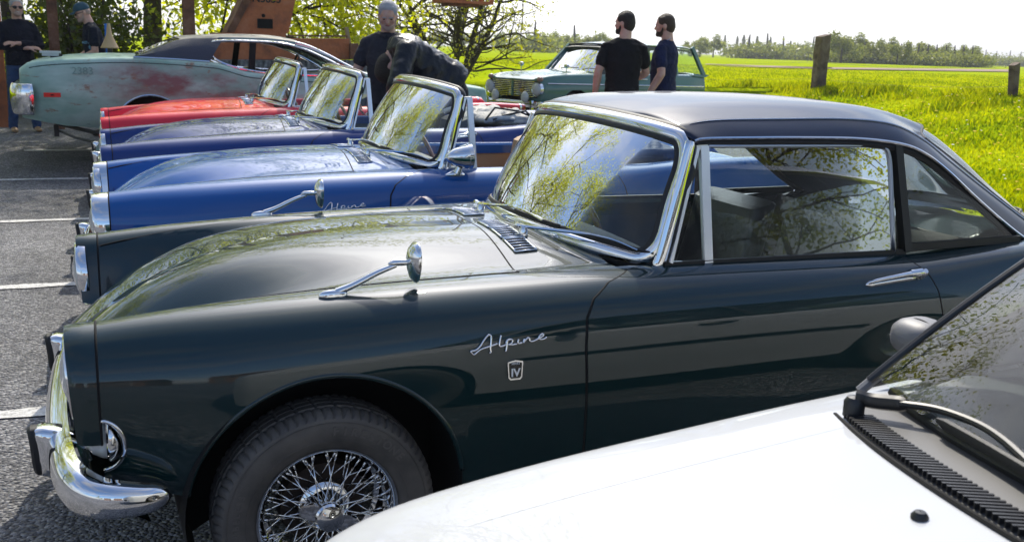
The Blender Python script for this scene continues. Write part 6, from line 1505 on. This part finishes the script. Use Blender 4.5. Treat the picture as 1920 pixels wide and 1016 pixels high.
# ribbed track seen through the coupe windows
trk=mat('muddy_track',(.16,.16,.16),.9); noisecol(trk,[(.04,.04,.04),(.20,.20,.20),(.34,.34,.34)],scale=14,detail=8); bump(trk,30,.9,.03)
slab('track',[(395,112),(700,116),(700,152),(395,150)],15.75,16.7,trk)
b=MB()
for u in range(398,700,9):
    p0=cp(u,114,15.74); p1=cp(u+1,149,15.74); b.bar(p0,p1,.04,.03,(0,1,0))
tag(b.build('track_ribs',trk,cr_,smooth=False),kind='stuff')
# posts standing by the crane
def beam(u0,u1,Y,label,m,vb=120):
    p=onY((u0+u1)/2,vb,Y); x,y=p[0],Y; wd=abs(onY(u1,30,Y)[0]-onY(u0,30,Y)[0]); b=MB(); b.box((0,-wd*.42,1.7),(wd,.03,3.5)); b.box((0,wd*.42,1.7),(wd,.03,3.5)); b.box((0,0,1.7),(.035,wd*.8,3.5)); o=b.build('steel_beam',m,smooth=False); o.location=(x,y,gz(x,y)); tag(o,label,'steel beam')
beam(346,368,15.4,'upright rusty steel beam left of the orange mast',rusty); beam(95,114,14.9,'upright rusty beam behind the teal-capped man',rusty); beam(-14,8,15.2,'rusty beam at the far left edge behind the smiling man',orng)
# hanging basket at the top edge
bk=empty('crane_basket',tuple(onY(868,8,14.5)),label='orange steel basket hanging at the top edge over the bush',cat='basket')
b=MB(); b.box((0,0,.02),(.80,.5,.04)); b.build('tray',orng,bk,smooth=False)
for x in (-.38,-.25,.38):
    for y in (-.23,.23): b=MB(); b.box((x,y,.25),(.05,.05,.42)); b.build('upright',orng,bk,smooth=False)
for y in (-.23,.23): b=MB(); b.box((0,y,.13),(.8,.04,.10)); b.build('side_rail',orng,bk,smooth=False)
b=MB(); b.tube([(0,0,.04),(0,0,3.2)],.02,6); b.build('hanger',rusty,bk); b=MB(); b.box((-.05,0,-.02),(.5,.3,.04)); b.build('floor_plate',rusty,bk,smooth=False)
# blue pole with a funnel
P=onY(203,100,13.6); bp_=empty('blue_pole',(P[0],13.6,gz(P[0],13.6)),label='blue post standing behind the coupe',cat='pole'); zt=onY(203,45,13.6)[2]-gz(P[0],13.6)
b=MB(); b.box((0,0,zt/2),(.055,.055,zt)); b.build('shaft',mat('blue_paint_post',(.01,.16,.55),.45),bp_,smooth=False)
P=onY(206,91,13.4); fn=empty('plastic_funnel',tuple(P),label='tan plastic funnel standing in front of the blue post',cat='funnel')
b=MB(); b.lathe([(.105,0),(.108,.012),(.10,.02),(.035,.16),(.018,.30),(.014,.30),(.03,.155),(.09,.015)],24,axis='z'); b.build('cone',mat('tan_plastic',(.55,.36,.18),.5),fn)
b=MB(); b.lathe([(.03,-.33),(.03,.0),(.001,.0)],12,axis='z',c=(0,0,0)); b.build('stand',black,fn)
# ---------------- grass blades, flowers
grm=leafmat('grass_blade',(.13,.22,.002),(.48,.52,.006),.55,.01,True)
def blades(n,az0,az1,d0,d1,h0,h1,seed,name,label,kindlabel='grass',wd=.011,cond=None,tuft=None):
    rg=np.random.default_rng(seed)
    if tuft is None:
        az=rg.uniform(R(az0),R(az1),n); d=np.exp(rg.uniform(math.log(d0),math.log(d1),n)); x=d*np.sin(az); y=d*np.cos(az)
    else:
        c=np.array(tuft); i=rg.integers(0,len(c),n); x=c[i,0]+rg.normal(size=n)*c[i,2]; y=c[i,1]+rg.normal(size=n)*c[i,2]
    ok=np.array([a>grass_edge(b)+.05 for a,b in zip(x,y)]); x,y=x[ok],y[ok]; n=len(x); z=np.array([fz(a,b)-.01 for a,b in zip(x,y)]); h=rg.uniform(h0,h1,n)
    patch_=.5+.5*np.sin(x*1.7+1.3*np.sin(y*1.1))*np.sin(y*1.9+x*.4); h*=.65+.7*patch_
    a=rg.uniform(0,2*math.pi,n); sc=np.clip(np.hypot(x,y)/12,1,2.2); w_=wd*sc; ln=rg.normal(size=(n,2))*.35
    B=np.stack([x,y,z],1); q=np.stack([np.cos(a),np.sin(a),0*a],1)*w_[:,None]; T=B+np.stack([ln[:,0]*h,ln[:,1]*h,h],1); Mi=B+np.stack([ln[:,0]*h*.3,ln[:,1]*h*.3,h*.55],1)
    V=np.stack([B-q,B+q,Mi+q*.7,T,Mi-q*.7],1).reshape(-1,3)
    me=bpy.data.meshes.new(name); me.vertices.add(5*n); me.vertices.foreach_set('co',V.ravel()); me.loops.add(5*n); me.loops.foreach_set('vertex_index',np.arange(5*n)); me.polygons.add(n); me.polygons.foreach_set('loop_start',np.arange(n)*5); me.polygons.foreach_set('loop_total',np.full(n,5)); me.update(); me.validate()
    o=mk(name,me,grm); tag(o,label,kindlabel,None,'stuff'); return o
blades(150000,20,58,8.5,60,.03,.075,1,'verge_grass','bright short grass of the verge and the field')
tufts=[(f1[0]+rng.normal()*.5,f1[1]+rng.normal()*.5,.22) for _ in range(10)]+[(f2[0]+rng.normal()*.7,f2[1]+rng.normal()*.7,.25) for _ in range(12)]
fd=(f2-f1)/np.linalg.norm(f2-f1)
for t in np.arange(-3,9,.45): tufts.append((f1[0]+fd[0]*t+rng.normal()*.3,f1[1]+fd[1]*t+rng.normal()*.3,.2))
for _ in range(40): a=rng.uniform(0,6.28); tufts.append((8.15+math.cos(a)*rng.uniform(0,2.4),23.6+math.sin(a)*1.6,.3))
blades(16000,0,0,0,0,.07,.20,2,'grass_tufts','tall tussocks of grass along the fence line and under the bush',tuft=tufts,wd=.008)
def flowers(n,name,label,m,r,h,seed,az0=36,az1=57,d0=9,d1=22):
    rg=np.random.default_rng(seed); b=MB()
    for _ in range(n):
        az=rg.uniform(R(az0),R(az1)); d=math.exp(rg.uniform(math.log(d0),math.log(d1))); x,y=d*math.sin(az),d*math.cos(az)
        if x<grass_edge(y)+.3: continue
        z=fz(x,y)+h*rg.uniform(.6,1.3); s=r*rg.uniform(.7,1.2); b.lathe([(.0005,-s*.3),(s*.8,-s*.1),(s,s*.15),(s*.5,s*.4),(.0005,s*.45)],7,c=(x,y,z),axis='z')
    o=b.build(name,m); tag(o,label,'flowers',None,'stuff')
flowers(240,'dandelion_flowers','yellow dandelion heads scattered in the verge grass',mat('dandelion_yellow',(.75,.50,.01),.7),.022,.13,3)
flowers(110,'daisy_flowers','small white flower heads scattered in the verge grass',mat('daisy_white',(.8,.8,.76),.7),.017,.12,4)
# ================================================================ the street side behind the camera (seen only in reflections)
brick=mat('brown_brick',(.22,.12,.075),.9); noisecol(brick,[(.17,.09,.06),(.27,.16,.10)],scale=3,detail=6)
roofm=mat('roof_tile',(.12,.07,.055),.9); wht=mat('white_window_paint',(.7,.7,.68),.5)
for i,(x0,wd,h_) in enumerate(((-16,9,5.2),(-5,9,5.0),(6,10,5.3),(18,9,5.1))):
    lab=('brick house, first of the terrace across the street','brick house, second of the terrace across the street','brick house, third of the terrace across the street','brick house, last of the terrace across the street')[i]
    h=empty('brick_house',(x0*1.3,-46,0),label=lab,cat='house')
    b=MB(); b.box((wd/2,-4,h_/2),(wd,8,h_)); b.build('wall',brick,h,smooth=False)
    b=MB(); b.prism([(-.3,h_-.1),(-4,h_+2.6),(-8.3+.3,h_-.1)],-.2,wd+.2,plane='yz') if False else b.add([(-.2,.35,h_-.1),(wd+.2,.35,h_-.1),(wd+.2,-4,h_+2.4),(-.2,-4,h_+2.4),(-.2,-8.35,h_-.1),(wd+.2,-8.35,h_-.1)],[(0,1,2,3),(3,2,5,4),(0,3,4),(1,5,2),(0,4,5,1)]); b.build('roof',roofm,h,smooth=False)
    for k in range(3):
        for z in (1.5,3.9):
            if k==1 and z<2: b=MB(); b.box((wd*(k+.5)/3,.03,1.05),(1.0,.08,2.1)); b.build('door',paint('door_paint',(.05,.02,.02)),h,smooth=False); continue
            b=MB(); b.box((wd*(k+.5)/3,.03,z),(1.5,.06,1.25)); w_=b.build('window',wht,h,smooth=False); b=MB(); b.box((wd*(k+.5)/3,.065,z),(1.3,.02,1.05)); b.build('pane',mat('window_dark',(.03,.035,.04),.08,coat=1),w_,smooth=False)
for i,(x,y,h_) in enumerate(((11.5,-15,7.5),(16.5,-16,8),(-14,-20,8))):
    make_tree('birch_tree',('birch tree on the street side, first of three','birch tree on the street side, second of three','birch tree on the street side, third of three')[i],'tree',(x,y,0),h_,.12,1,4,6000,leaf_b,.13,40+i,sig=.30,first=.3,grav=-.05)

# ================================================================ thin spring haze over the fields
hb=MB().box((40,170,12),(1400,1100,30)); ho=hb.build('haze',None,smooth=False); ho['kind']='stuff'; ho['label']='thin pale haze lying over the far fields'
hm=bpy.data.materials.new('haze_air'); hm.use_nodes=True; N=hm.node_tree.nodes; L=hm.node_tree.links
for n in list(N): N.remove(n)
pv=N.new('ShaderNodeVolumePrincipled'); pv.inputs['Color'].default_value=(.93,.95,1,1); pv.inputs['Density'].default_value=.0005; pv.inputs['Anisotropy'].default_value=.2
om=N.new('ShaderNodeOutputMaterial'); L.new(pv.outputs[0],om.inputs['Volume'])
ho.data.materials.clear(); ho.data.materials.append(hm); ho.material_slots[0].link='DATA'
